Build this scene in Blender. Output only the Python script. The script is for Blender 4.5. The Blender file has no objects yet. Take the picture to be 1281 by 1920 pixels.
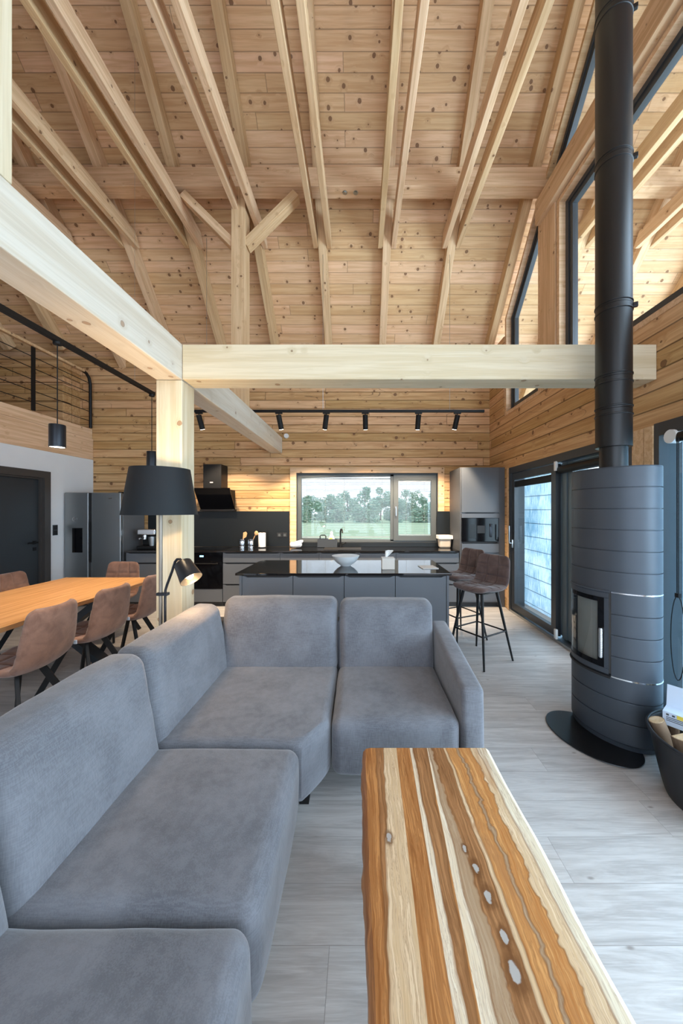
import bpy, bmesh, math, random
from mathutils import Vector, Matrix, noise
random.seed(7)
sc = bpy.context.scene
COL = sc.collection
PI = math.pi
R = math.radians

# ------------------------------------------------------------------ camera
EYE = 1.53
cam_d = bpy.data.cameras.new('camera')
cam = bpy.data.objects.new('camera', cam_d); COL.objects.link(cam)
cam.location = (0, 0, EYE); cam.rotation_euler = (PI/2, 0, 0)
cam_d.sensor_fit = 'VERTICAL'; cam_d.sensor_height = 36; cam_d.sensor_width = 24
cam_d.lens = 12.0
cam_d.shift_x = -(675-640.5)/1920; cam_d.shift_y = -(960-957)/1920
cam_d.clip_start = 0.02; cam_d.clip_end = 400
sc.camera = cam

# ------------------------------------------------------------------ colour management
vs = sc.view_settings
vs.view_transform = 'Standard'; vs.look = 'None'; vs.gamma = 1.0; vs.use_curve_mapping = False
vs.exposure = 0.18
try:
    sc.cycles.use_denoising = True
    sc.cycles.max_bounces = 8
    sc.cycles.transparent_max_bounces = 12
    sc.cycles.sample_clamp_indirect = 6.0
    sc.cycles.blur_glossy = 0.6
except Exception:
    pass

# ------------------------------------------------------------------ world (overcast bright sky)
W = bpy.data.worlds.new('sky'); sc.world = W; W.use_nodes = True
wn = W.node_tree.nodes; wl = W.node_tree.links
bg = wn['Background']
tc = wn.new('ShaderNodeTexCoord'); sp = wn.new('ShaderNodeSeparateXYZ'); rp = wn.new('ShaderNodeValToRGB')
wl.new(tc.outputs['Generated'], sp.inputs[0]); wl.new(sp.outputs['Z'], rp.inputs[0]); wl.new(rp.outputs[0], bg.inputs[0])
rp.color_ramp.elements[0].position = 0.0; rp.color_ramp.elements[0].color = (0.80, 0.84, 0.92, 1)
rp.color_ramp.elements[1].position = 0.5; rp.color_ramp.elements[1].color = (0.66, 0.78, 1.0, 1)
bg.inputs[1].default_value = 1.9

def add_light(name, kind, loc, energy, color=(1, 1, 1), target=None, parent=None, **kw):
    d = bpy.data.lights.new(name, kind); d.energy = energy; d.color = color
    for k, v in kw.items(): setattr(d, k, v)
    o = bpy.data.objects.new(name, d); COL.objects.link(o); o.location = loc
    if parent: o.parent = parent
    if target is not None:
        o.rotation_euler = (Vector(target)-Vector(loc)).to_track_quat('-Z', 'Y').to_euler()
    return o
# daylight through the glazed front behind the camera and through the windows in the right wall
DAY = (0.60, 0.79, 1.0)
add_light('front_window_daylight', 'AREA', (0.2, -3.0, 2.4), 190, DAY, (0.2, 5, 2.5), shape='RECTANGLE', size=6.0, size_y=4.4)
add_light('terrace_daylight', 'AREA', (6.6, 1.2, 1.9), 1080, (0.70, 0.84, 1.0), (-2, 1.6, 3.2), shape='RECTANGLE', size=10.0, size_y=4.0)
add_light('right_window_daylight', 'AREA', (3.3, -0.4, 2.7), 560, DAY, (-2.0, 1.6, 1.6), shape='RECTANGLE', size=5.0, size_y=4.6)

# ------------------------------------------------------------------ node helpers
def new_mat(name):
    m = bpy.data.materials.new(name); m.use_nodes = True
    nt = m.node_tree; b = nt.nodes['Principled BSDF']
    return m, nt, b
def N(nt, t, **kw):
    n = nt.nodes.new(t)
    for k, v in kw.items(): setattr(n, k, v)
    return n
def sock(nt, x):
    return x
def setin(nt, inp, v):
    if isinstance(v, (int, float, tuple, list)): inp.default_value = v
    else: nt.links.new(v, inp)
def MATH(nt, op, a, b=None, c=None, clamp=False):
    n = N(nt, 'ShaderNodeMath', operation=op); n.use_clamp = clamp
    setin(nt, n.inputs[0], a)
    if b is not None: setin(nt, n.inputs[1], b)
    if c is not None: setin(nt, n.inputs[2], c)
    return n.outputs[0]
def MIX(nt, f, a, b, mode='MIX'):
    n = N(nt, 'ShaderNodeMix', data_type='RGBA', blend_type=mode)
    setin(nt, n.inputs[0], f)
    for i, v in ((6, a), (7, b)):
        if isinstance(v, (tuple, list)) and len(v) == 3: v = (*v, 1)
        setin(nt, n.inputs[i], v)
    return n.outputs[2]
def STEP(nt, x, lo, hi, out0=0.0, out1=1.0):
    n = N(nt, 'ShaderNodeMapRange', interpolation_type='SMOOTHSTEP')
    for i, v in enumerate((x, lo, hi, out0, out1)): setin(nt, n.inputs[i], v)
    return n.outputs[0]
def COMB(nt, x, y, z):
    n = N(nt, 'ShaderNodeCombineXYZ')
    for i, v in enumerate((x, y, z)): setin(nt, n.inputs[i], v)
    return n.outputs[0]
def OBJXYZ(nt):
    t = N(nt, 'ShaderNodeTexCoord'); s = N(nt, 'ShaderNodeSeparateXYZ'); nt.links.new(t.outputs['Object'], s.inputs[0])
    return s.outputs[0], s.outputs[1], s.outputs[2], t.outputs['Object']
def NOISE(nt, vec, scale=5, detail=2, rough=0.5, dist=0.0):
    n = N(nt, 'ShaderNodeTexNoise'); nt.links.new(vec, n.inputs['Vector'])
    n.inputs['Scale'].default_value = scale; n.inputs['Detail'].default_value = detail
    n.inputs['Roughness'].default_value = rough; n.inputs['Distortion'].default_value = dist
    return n.outputs[0]
def BUMP(nt, b, h, strength=0.3, dist=0.01):
    n = N(nt, 'ShaderNodeBump'); n.inputs['Strength'].default_value = strength; n.inputs['Distance'].default_value = dist
    nt.links.new(h, n.inputs['Height']); nt.links.new(n.outputs[0], b.inputs['Normal'])

def plain(name, col, rough=0.5, metal=0.0, emit=0, bump=0, bscale=200, coat=0, spec=0.5, var=0.0):
    m, nt, b = new_mat(name)
    b.inputs['Roughness'].default_value = rough; b.inputs['Metallic'].default_value = metal
    b.inputs['Specular IOR Level'].default_value = spec
    if coat: b.inputs['Coat Weight'].default_value = coat; b.inputs['Coat Roughness'].default_value = 0.1
    x, y, z, v = OBJXYZ(nt)
    nz = NOISE(nt, v, 6, 3)
    lo = tuple(c*(1-var-0.03) for c in col); hi = tuple(min(1, c*(1+var+0.03)) for c in col)
    nt.links.new(MIX(nt, nz, lo, hi), b.inputs['Base Color'])
    if emit:
        b.inputs['Emission Color'].default_value = (*col, 1); b.inputs['Emission Strength'].default_value = emit
    if bump: BUMP(nt, b, NOISE(nt, v, bscale, 2), bump, 0.002)
    return m

def wood(name, base, grain, boards=None, width=0.145, blen=3.0, var=0.16, knots=0.10, cell=0.2, knot3d=False,
         knot_col=(0.16, 0.07, 0.03), rough=0.62, groove=0.004, groove_dark=0.35, gscale=1.0, crack=0.0):
    """pine-like timber: grain runs along local X; boards = 'Y' or 'Z' for the axis across the boards"""
    m, nt, b = new_mat(name)
    x, y, z, v = OBJXYZ(nt)
    oi = N(nt, 'ShaderNodeObjectInfo'); rnd = oi.outputs['Random']
    off = MATH(nt, 'MULTIPLY', rnd, 53.0)
    xs = MATH(nt, 'ADD', x, off)
    h = None
    if boards:
        ac = y if boards == 'Y' else z
        q = MATH(nt, 'DIVIDE', ac, width)
        idx = MATH(nt, 'FLOOR', q); fr = MATH(nt, 'SUBTRACT', q, idx)
        wn1 = N(nt, 'ShaderNodeTexWhiteNoise', noise_dimensions='1D'); nt.links.new(idx, wn1.inputs['W'])
        xx = MATH(nt, 'ADD', xs, MATH(nt, 'MULTIPLY', wn1.outputs[0], blen*7.3))
        qq = MATH(nt, 'DIVIDE', xx, blen); seg = MATH(nt, 'FLOOR', qq); fq = MATH(nt, 'SUBTRACT', qq, seg)
        wn2 = N(nt, 'ShaderNodeTexWhiteNoise', noise_dimensions='2D'); nt.links.new(COMB(nt, idx, seg, 0), wn2.inputs['Vector'])
        tone = wn2.outputs[0]
        coff = MATH(nt, 'MULTIPLY', tone, 40.0)
        e1 = MATH(nt, 'MULTIPLY', MATH(nt, 'MINIMUM', fr, MATH(nt, 'SUBTRACT', 1.0, fr)), width)
        e2 = MATH(nt, 'MULTIPLY', MATH(nt, 'MINIMUM', fq, MATH(nt, 'SUBTRACT', 1.0, fq)), blen)
        ed = MATH(nt, 'MINIMUM', e1, e2)
        gm = STEP(nt, ed, groove*0.3, groove, 1.0, 0.0)
    else:
        tone = rnd; coff = off; gm = None; xx = xs
    yo = MATH(nt, 'ADD', y, coff); zo = MATH(nt, 'ADD', z, coff)
    # knots
    if knot3d: kv = COMB(nt, xx, yo, zo)
    else: kv = COMB(nt, xx, yo if boards == 'Y' else zo, 0.0)
    vo = N(nt, 'ShaderNodeTexVoronoi', feature='F1', voronoi_dimensions='3D' if knot3d else '2D')
    vo.inputs['Scale'].default_value = 1.0/cell
    wob = NOISE(nt, kv, 30, 2)
    nt.links.new(kv, vo.inputs['Vector'])
    dd = MATH(nt, 'ADD', vo.outputs['Distance'], MATH(nt, 'MULTIPLY', MATH(nt, 'SUBTRACT', wob, 0.5), 0.06))
    sc_ = N(nt, 'ShaderNodeSeparateColor'); nt.links.new(vo.outputs['Color'], sc_.inputs[0])
    rad = MATH(nt, 'MULTIPLY', MATH(nt, 'MAXIMUM', MATH(nt, 'SUBTRACT', sc_.outputs[0], 0.28), 0.0), knots*1.7)
    kin = STEP(nt, MATH(nt, 'SUBTRACT', dd, rad), -0.025, 0.02, 1.0, 0.0)
    kex = MATH(nt, 'GREATER_THAN', rad, 0.012)
    kin = MATH(nt, 'MULTIPLY', kin, kex)
    halo = MATH(nt, 'MULTIPLY', STEP(nt, MATH(nt, 'SUBTRACT', dd, rad), 0.0, 0.28, 1.0, 0.0), kex)
    # grain, bent round the knots
    bend = MATH(nt, 'MULTIPLY', halo, 0.02)
    gv = COMB(nt, MATH(nt, 'MULTIPLY', xx, 1.1*gscale), MATH(nt, 'MULTIPLY', MATH(nt, 'ADD', yo, bend), 26*gscale), MATH(nt, 'MULTIPLY', MATH(nt, 'ADD', zo, bend), 26*gscale))
    g1 = NOISE(nt, gv, 1.0, 4, 0.6, 0.6)
    gv2 = COMB(nt, MATH(nt, 'MULTIPLY', xx, 4.0), MATH(nt, 'MULTIPLY', yo, 120), MATH(nt, 'MULTIPLY', zo, 120))
    g2 = NOISE(nt, gv2, 1.0, 2)
    c = MIX(nt, STEP(nt, g1, 0.34, 0.68), base, grain)
    c = MIX(nt, MATH(nt, 'MULTIPLY', STEP(nt, g2, 0.4, 0.75), 0.22), c, tuple(k*0.72 for k in grain))
    if var:
        tv = MATH(nt, 'ADD', 1.0 - var, MATH(nt, 'MULTIPLY', tone, 2*var))
        c = MIX(nt, 1.0, c, COMB(nt, tv, tv, MATH(nt, 'MULTIPLY', tv, tv)), 'MULTIPLY')
    c = MIX(nt, MATH(nt, 'MULTIPLY', halo, 0.22), c, tuple(k*0.75 for k in grain))
    c = MIX(nt, MATH(nt, 'MULTIPLY', kin, 0.85), c, knot_col)
    rim = MATH(nt, 'MULTIPLY', STEP(nt, MATH(nt, 'ABSOLUTE', MATH(nt, 'SUBTRACT', MATH(nt, 'SUBTRACT', dd, rad), -0.005)), 0.0, 0.02, 1.0, 0.0), kex)
    c = MIX(nt, MATH(nt, 'MULTIPLY', rim, 0.6), c, tuple(k*0.45 for k in knot_col))
    hgt = MATH(nt, 'MULTIPLY', g1, 0.15)
    if crack:
        cv = COMB(nt, MATH(nt, 'MULTIPLY', xx, 0.9), MATH(nt, 'MULTIPLY', yo, 5), MATH(nt, 'MULTIPLY', zo, 5))
        cn = NOISE(nt, cv, 1.0, 1)
        cm = STEP(nt, MATH(nt, 'ABSOLUTE', MATH(nt, 'SUBTRACT', cn, 0.37)), 0.0, 0.004*crack, 1.0, 0.0)
        c = MIX(nt, MATH(nt, 'MULTIPLY', cm, 0.7), c, (0.08, 0.04, 0.02))
    if gm is not None:
        c = MIX(nt, MATH(nt, 'MULTIPLY', gm, 1-groove_dark), c, tuple(k*0.35 for k in grain))
        hgt = MATH(nt, 'SUBTRACT', hgt, MATH(nt, 'MULTIPLY', gm, 1.0))
    nt.links.new(c, b.inputs['Base Color'])
    b.inputs['Roughness'].default_value = rough; b.inputs['Specular IOR Level'].default_value = 0.3
    BUMP(nt, b, hgt, 0.35, 0.004)
    return m

M = {}
M['ceil'] = wood('pine_ceiling_boards', (0.70, 0.455, 0.265), (0.57, 0.335, 0.17), 'Y', 0.145, 3.6, 0.10, 0.10, 0.18, groove=0.006)
M['log'] = wood('spruce_log_wall', (0.64, 0.40, 0.20), (0.46, 0.25, 0.105), 'Z', 0.145, 4.3, 0.16, 0.095, 0.24, crack=1.0, groove=0.009)
M['rafter'] = wood('spruce_rafter', (0.70, 0.48, 0.29), (0.55, 0.34, 0.18), None, knots=0.12, cell=0.125, knot3d=True, var=0.08)
M['beam'] = wood('pale_glulam', (0.66, 0.565, 0.40), (0.57, 0.46, 0.29), None, knots=0.115, cell=0.15, knot3d=True, var=0.03, gscale=0.7, knot_col=(0.33, 0.19, 0.10))
M['beam2'] = wood('pale_beam', (0.66, 0.60, 0.52), (0.58, 0.50, 0.40), None, knots=0.115, cell=0.15, knot3d=True, var=0.03, gscale=0.7, knot_col=(0.34, 0.22, 0.14))
M['table'] = wood('oak_table', (0.70, 0.40, 0.18), (0.52, 0.26, 0.095), None, knots=0.06, cell=0.3, knot3d=True, var=0.02, rough=0.45, gscale=1.2)
M['out_log'] = wood('weathered_boards', (0.66, 0.78, 0.86), (0.40, 0.54, 0.64), 'Z', 0.22, 6.0, 0.10, 0.02, 0.4, groove=0.010)
M['utensil'] = plain('beech', (0.62, 0.36, 0.17), 0.6)
M['white'] = plain('white_plaster', (0.72, 0.74, 0.76), 0.85, bump=0.1)
M['black'] = plain('black_metal', (0.006, 0.006, 0.0065), 0.5, spec=0.3)
M['blackgloss'] = plain('black_glass', (0.004, 0.004, 0.005), 0.08, spec=0.22)
M['screen'] = plain('display_glow', (0.25, 0.6, 1.0), 0.3, emit=3.0)
M['anth'] = plain('anthracite_frame', (0.035, 0.04, 0.046), 0.4)
M['bluegrey'] = plain('blue_grey_aluminium', (0.10, 0.135, 0.155), 0.4)
M['anth2'] = plain('window_grey_frame', (0.078, 0.088, 0.09), 0.45)
M['front'] = plain('slate_grey_front', (0.105, 0.115, 0.13), 0.5)
M['carcass'] = plain('dark_grey_carcass', (0.09, 0.095, 0.105), 0.5)
M['plinth'] = plain('black_plinth', (0.015, 0.015, 0.017), 0.5)
M['worktop'] = plain('polished_black_stone', (0.008, 0.008, 0.009), 0.07, spec=0.9)
M['splash'] = plain('dark_splashback', (0.008, 0.010, 0.011), 0.35, spec=0.35)
M['steel'] = plain('brushed_steel', (0.42, 0.44, 0.45), 0.34, 1.0)
M['chrome'] = plain('chrome', (0.75, 0.76, 0.78), 0.15, 1.0)
M['fridge'] = plain('fridge_steel', (0.30, 0.32, 0.33), 0.36, 0.9)
M['fridge_side'] = plain('fridge_side_grey', (0.17, 0.17, 0.175), 0.4, 0.2)
M['stove'] = plain('stove_steel_paint', (0.055, 0.066, 0.082), 0.48, 0.25, bump=0.05, bscale=400)
M['groove'] = plain('groove_black', (0.01, 0.01, 0.011), 0.6)
M['pipe'] = plain('flue_black', (0.007, 0.007, 0.008), 0.38, 0.0, spec=0.4)
M['door'] = plain('dark_door', (0.022, 0.028, 0.034), 0.45)
M['doorframe'] = plain('dark_brown_frame', (0.05, 0.045, 0.043), 0.5)
M['plate'] = plain('hearth_black', (0.006, 0.006, 0.007), 0.3)
M['plastic'] = plain('black_plastic', (0.014, 0.016, 0.02), 0.5)
M['whitep'] = plain('white_plastic', (0.75, 0.75, 0.73), 0.4)
M['paper'] = plain('white_paper', (0.82, 0.82, 0.80), 0.9, bump=0.2, bscale=80)
M['bowl'] = plain('pale_ceramic', (0.62, 0.66, 0.68), 0.35, var=0.06)
M['bowlin'] = plain('bowl_inside_wood', (0.62, 0.46, 0.35), 0.55, var=0.1)
M['tiss'] = plain('tissue_box_wood', (0.62, 0.58, 0.52), 0.6, var=0.08)
M['bask'] = plain('cream_wicker', (0.62, 0.56, 0.48), 0.8, bump=0.6, bscale=90, var=0.1)
M['yellow'] = plain('yellow_label', (0.75, 0.6, 0.08), 0.5)
M['red'] = plain('red_print', (0.6, 0.12, 0.05), 0.5)
M['carton'] = plain('pale_blue_carton', (0.55, 0.65, 0.78), 0.7)
M['print'] = plain('dark_print', (0.06, 0.07, 0.08), 0.7)
M['splitwood'] = wood('split_firewood', (0.72, 0.58, 0.42), (0.55, 0.38, 0.22), None, knots=0.05, knot3d=True, var=0.1)
M['bark'] = plain('bark', (0.20, 0.13, 0.08), 0.9, bump=0.8, bscale=30, var=0.3)
M['bulb'] = plain('warm_bulb', (1.0, 0.55, 0.2), 0.3, emit=60)
M['spotlens'] = plain('spot_lens', (1.0, 0.86, 0.66), 0.3, emit=14)
M['lamp'] = plain('lamp_dark_metal', (0.03, 0.034, 0.042), 0.35, 0.6)
M['brass'] = plain('lamp_pole', (0.26, 0.22, 0.18), 0.4, 0.7)
M['slat'] = plain('grey_blind_slat', (0.28, 0.32, 0.34), 0.5)
M['grass'] = plain('meadow_grass', (0.40, 0.48, 0.27), 0.95, var=0.18)
M['gravel'] = plain('pale_path', (0.5, 0.47, 0.45), 0.95, var=0.1)
M['leaf'] = plain('tree_leaves', (0.27, 0.42, 0.29), 0.8, var=0.3)  # leaf green lightened to stand in for distance haze
M['deck'] = plain('terrace_boards', (0.35, 0.33, 0.31), 0.8, var=0.1)
M['soot'] = plain('firebrick', (0.22, 0.21, 0.20), 0.9, var=0.15)

def pane_mat():
    m, nt, b = new_mat('window_glass')
    out = [n for n in nt.nodes if n.type == 'OUTPUT_MATERIAL'][0]
    tr = N(nt, 'ShaderNodeBsdfTransparent'); gl = N(nt, 'ShaderNodeBsdfGlossy'); gl.inputs['Roughness'].default_value = 0.01
    tr.inputs[0].default_value = (0.95, 0.98, 0.98, 1)
    ge = N(nt, 'ShaderNodeNewGeometry'); dt = N(nt, 'ShaderNodeVectorMath', operation='DOT_PRODUCT')
    nt.links.new(ge.outputs['Normal'], dt.inputs[0]); nt.links.new(ge.outputs['Incoming'], dt.inputs[1])
    c1 = MATH(nt, 'SUBTRACT', 1.0, MATH(nt, 'ABSOLUTE', dt.outputs['Value']))
    fr = MATH(nt, 'ADD', 0.045, MATH(nt, 'MULTIPLY', MATH(nt, 'POWER', c1, 5.0), 0.9))
    mx = N(nt, 'ShaderNodeMixShader'); nt.links.new(fr, mx.inputs[0])
    nt.links.new(tr.outputs[0], mx.inputs[1]); nt.links.new(gl.outputs[0], mx.inputs[2]); nt.links.new(mx.outputs[0], out.inputs[0])
    return m
M['pane'] = pane_mat()

def screen_mat():
    m, nt, b = new_mat('roller_screen_fabric')
    out = [n for n in nt.nodes if n.type == 'OUTPUT_MATERIAL'][0]
    x, y, z, v = OBJXYZ(nt)
    d = N(nt, 'ShaderNodeBsdfDiffuse'); t = N(nt, 'ShaderNodeBsdfTranslucent')
    c = MIX(nt, NOISE(nt, v, 1.5, 2), (0.60, 0.74, 0.84), (0.68, 0.80, 0.86))
    nt.links.new(c, d.inputs[0]); nt.links.new(c, t.inputs[0])
    mx = N(nt, 'ShaderNodeMixShader'); mx.inputs[0].default_value = 0.75
    nt.links.new(d.outputs[0], mx.inputs[1]); nt.links.new(t.outputs[0], mx.inputs[2]); nt.links.new(mx.outputs[0], out.inputs[0])
    return m
M['rscreen'] = screen_mat()
def panel_mat():
    """pale translucent stand-in panel with vertical streaks and seams every 22 cm"""
    m, nt, b = new_mat('backlit_panel')
    out = [n for n in nt.nodes if n.type == 'OUTPUT_MATERIAL'][0]
    x, y, z, v = OBJXYZ(nt)
    n1 = NOISE(nt, COMB(nt, MATH(nt, 'MULTIPLY', x, 55), 0, MATH(nt, 'MULTIPLY', z, 5)), 1.0, 4, 0.7)
    n2 = NOISE(nt, v, 2.0, 3)
    n3 = NOISE(nt, v, 90, 2)
    k = MATH(nt, 'ADD', MATH(nt, 'MULTIPLY', n1, 0.6), MATH(nt, 'ADD', MATH(nt, 'MULTIPLY', n2, 0.3), MATH(nt, 'MULTIPLY', n3, 0.25)))
    c = MIX(nt, STEP(nt, k, 0.42, 0.72), (0.30, 0.47, 0.58), (0.86, 0.92, 0.95))
    q = MATH(nt, 'DIVIDE', z, 0.22); fr = MATH(nt, 'SUBTRACT', q, MATH(nt, 'FLOOR', q))
    e = MATH(nt, 'MULTIPLY', MATH(nt, 'MINIMUM', fr, MATH(nt, 'SUBTRACT', 1.0, fr)), 0.22)
    c = MIX(nt, STEP(nt, e, 0.003, 0.006, 0.85, 0.0), c, (0.08, 0.13, 0.17))
    d = N(nt, 'ShaderNodeBsdfDiffuse'); t = N(nt, 'ShaderNodeBsdfTranslucent')
    nt.links.new(c, d.inputs[0]); nt.links.new(c, t.inputs[0])
    mx = N(nt, 'ShaderNodeMixShader'); mx.inputs[0].default_value = 0.75
    nt.links.new(d.outputs[0], mx.inputs[1]); nt.links.new(t.outputs[0], mx.inputs[2]); nt.links.new(mx.outputs[0], out.inputs[0])
    return m
M['out_panel'] = panel_mat()

def fabric(name, c0, c1, mott=3.0, weave=900, sheen=0.3, rough=0.95, wv=0.25):
    m, nt, b = new_mat(name)
    x, y, z, v = OBJXYZ(nt)
    n1 = NOISE(nt, v, mott, 5, 0.6, 0.4)
    n2 = NOISE(nt, v, 60, 3)
    c = MIX(nt, STEP(nt, n1, 0.3, 0.7), c0, c1)
    # slub threads
    s1 = NOISE(nt, COMB(nt, MATH(nt, 'MULTIPLY', x, 300), MATH(nt, 'MULTIPLY', y, 300), MATH(nt, 'MULTIPLY', z, 26)), 1, 2)
    s2 = NOISE(nt, COMB(nt, MATH(nt, 'MULTIPLY', x, 26), MATH(nt, 'MULTIPLY', y, 26), MATH(nt, 'MULTIPLY', z, 300)), 1, 2)
    w = MATH(nt, 'ADD', s1, s2)
    c = MIX(nt, MATH(nt, 'MULTIPLY', STEP(nt, w, 0.8, 1.2), wv), c, tuple(k*1.6 for k in c1))
    nt.links.new(c, b.inputs['Base Color'])
    b.inputs['Roughness'].default_value = rough; b.inputs['Specular IOR Level'].default_value = 0.15
    b.inputs['Sheen Weight'].default_value = sheen; b.inputs['Sheen Roughness'].default_value = 0.5
    hh = MATH(nt, 'ADD', MATH(nt, 'MULTIPLY', w, 0.5), MATH(nt, 'MULTIPLY', n2, 0.5))
    BUMP(nt, b, hh, 0.25, 0.003)
    return m
M['sofa'] = fabric('grey_chenille', (0.092, 0.093, 0.104), (0.142, 0.144, 0.158), 4.0)
M['suede'] = fabric('brown_suede', (0.16, 0.085, 0.06), (0.25, 0.14, 0.10), 9.0, wv=0.08)
M['suede2'] = fabric('dark_brown_suede', (0.085, 0.055, 0.05), (0.14, 0.095, 0.085), 9.0, wv=0.08)
M['towel'] = fabric('white_cloth', (0.7, 0.7, 0.7), (0.85, 0.85, 0.85), 20, wv=0.05)

def shade_mat():
    m, nt, b = new_mat('black_lampshade')
    b.inputs['Base Color'].default_value = (0.009, 0.012, 0.014, 1); b.inputs['Roughness'].default_value = 0.6; b.inputs['Specular IOR Level'].default_value = 0.25
    x, y, z, v = OBJXYZ(nt)
    BUMP(nt, b, NOISE(nt, COMB(nt, MATH(nt, 'MULTIPLY', x, 60), MATH(nt, 'MULTIPLY', y, 60), MATH(nt, 'MULTIPLY', z, 700)), 1, 2), 0.3, 0.002)
    out = [n for n in nt.nodes if n.type == 'OUTPUT_MATERIAL'][0]
    t = N(nt, 'ShaderNodeBsdfTranslucent'); t.inputs[0].default_value = (0.55, 0.38, 0.2, 1)
    mx = N(nt, 'ShaderNodeMixShader'); mx.inputs[0].default_value = 0.03
    nt.links.new(b.outputs[0], mx.inputs[1]); nt.links.new(t.outputs[0], mx.inputs[2]); nt.links.new(mx.outputs[0], out.inputs[0])
    return m
M['shade'] = shade_mat()

def floor_mat():
    m, nt, b = new_mat('grey_oak_vinyl_floor')
    x, y, z, v = OBJXYZ(nt)
    w = 0.2; L = 1.3
    q = MATH(nt, 'DIVIDE', y, w); idx = MATH(nt, 'FLOOR', q); fr = MATH(nt, 'SUBTRACT', q, idx)
    w1 = N(nt, 'ShaderNodeTexWhiteNoise', noise_dimensions='1D'); nt.links.new(idx, w1.inputs['W'])
    xx = MATH(nt, 'ADD', x, MATH(nt, 'MULTIPLY', w1.outputs[0], 9.7))
    qq = MATH(nt, 'DIVIDE', xx, L); seg = MATH(nt, 'FLOOR', qq); fq = MATH(nt, 'SUBTRACT', qq, seg)
    w2 = N(nt, 'ShaderNodeTexWhiteNoise', noise_dimensions='2D'); nt.links.new(COMB(nt, idx, seg, 0), w2.inputs['Vector'])
    t = w2.outputs[0]; off = MATH(nt, 'MULTIPLY', t, 31.0)
    yo = MATH(nt, 'ADD', y, off)
    gv = COMB(nt, MATH(nt, 'MULTIPLY', xx, 1.6), MATH(nt, 'MULTIPLY', yo, 16), 0)
    g1 = NOISE(nt, gv, 1.0, 5, 0.65, 1.2)
    g2 = NOISE(nt, COMB(nt, MATH(nt, 'MULTIPLY', xx, 8), MATH(nt, 'MULTIPLY', yo, 160), 0), 1.0, 3)
    g3 = NOISE(nt, COMB(nt, MATH(nt, 'MULTIPLY', xx, 2.2), MATH(nt, 'MULTIPLY', yo, 3.0), 0), 1.0, 2)
    c = MIX(nt, STEP(nt, g1, 0.3, 0.7), (0.56, 0.535, 0.51), (0.38, 0.355, 0.335))
    c = MIX(nt, MATH(nt, 'MULTIPLY', STEP(nt, g2, 0.45, 0.75), 0.35), c, (0.68, 0.67, 0.66))
    c = MIX(nt, MATH(nt, 'MULTIPLY', STEP(nt, g3, 0.55, 0.8), 0.35), c, (0.42, 0.36, 0.31))
    tv = MATH(nt, 'ADD', 0.93, MATH(nt, 'MULTIPLY', t, 0.14))
    c = MIX(nt, 1.0, c, COMB(nt, tv, tv, tv), 'MULTIPLY')
    vo = N(nt, 'ShaderNodeTexVoronoi', voronoi_dimensions='2D'); vo.inputs['Scale'].default_value = 1.6
    nt.links.new(COMB(nt, xx, MATH(nt, 'MULTIPLY', yo, 2.2), 0), vo.inputs['Vector'])
    c = MIX(nt, STEP(nt, vo.outputs['Distance'], 0.005, 0.035, 0.6, 0.0), c, (0.14, 0.11, 0.09))
    e = MATH(nt, 'MINIMUM', MATH(nt, 'MULTIPLY', MATH(nt, 'MINIMUM', fr, MATH(nt, 'SUBTRACT', 1.0, fr)), w),
             MATH(nt, 'MULTIPLY', MATH(nt, 'MINIMUM', fq, MATH(nt, 'SUBTRACT', 1.0, fq)), L))
    gm = STEP(nt, e, 0.0006, 0.0018, 1.0, 0.0)
    c = MIX(nt, MATH(nt, 'MULTIPLY', gm, 0.5), c, (0.16, 0.14, 0.12))
    nt.links.new(c, b.inputs['Base Color'])
    b.inputs['Roughness'].default_value = 0.42; b.inputs['Specular IOR Level'].default_value = 0.5
    BUMP(nt, b, MATH(nt, 'SUBTRACT', MATH(nt, 'ADD', MATH(nt, 'MULTIPLY', g1, 0.2), MATH(nt, 'MULTIPLY', g2, 0.3)), gm), 0.15, 0.002)
    return m
M['floor'] = floor_mat()

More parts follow.
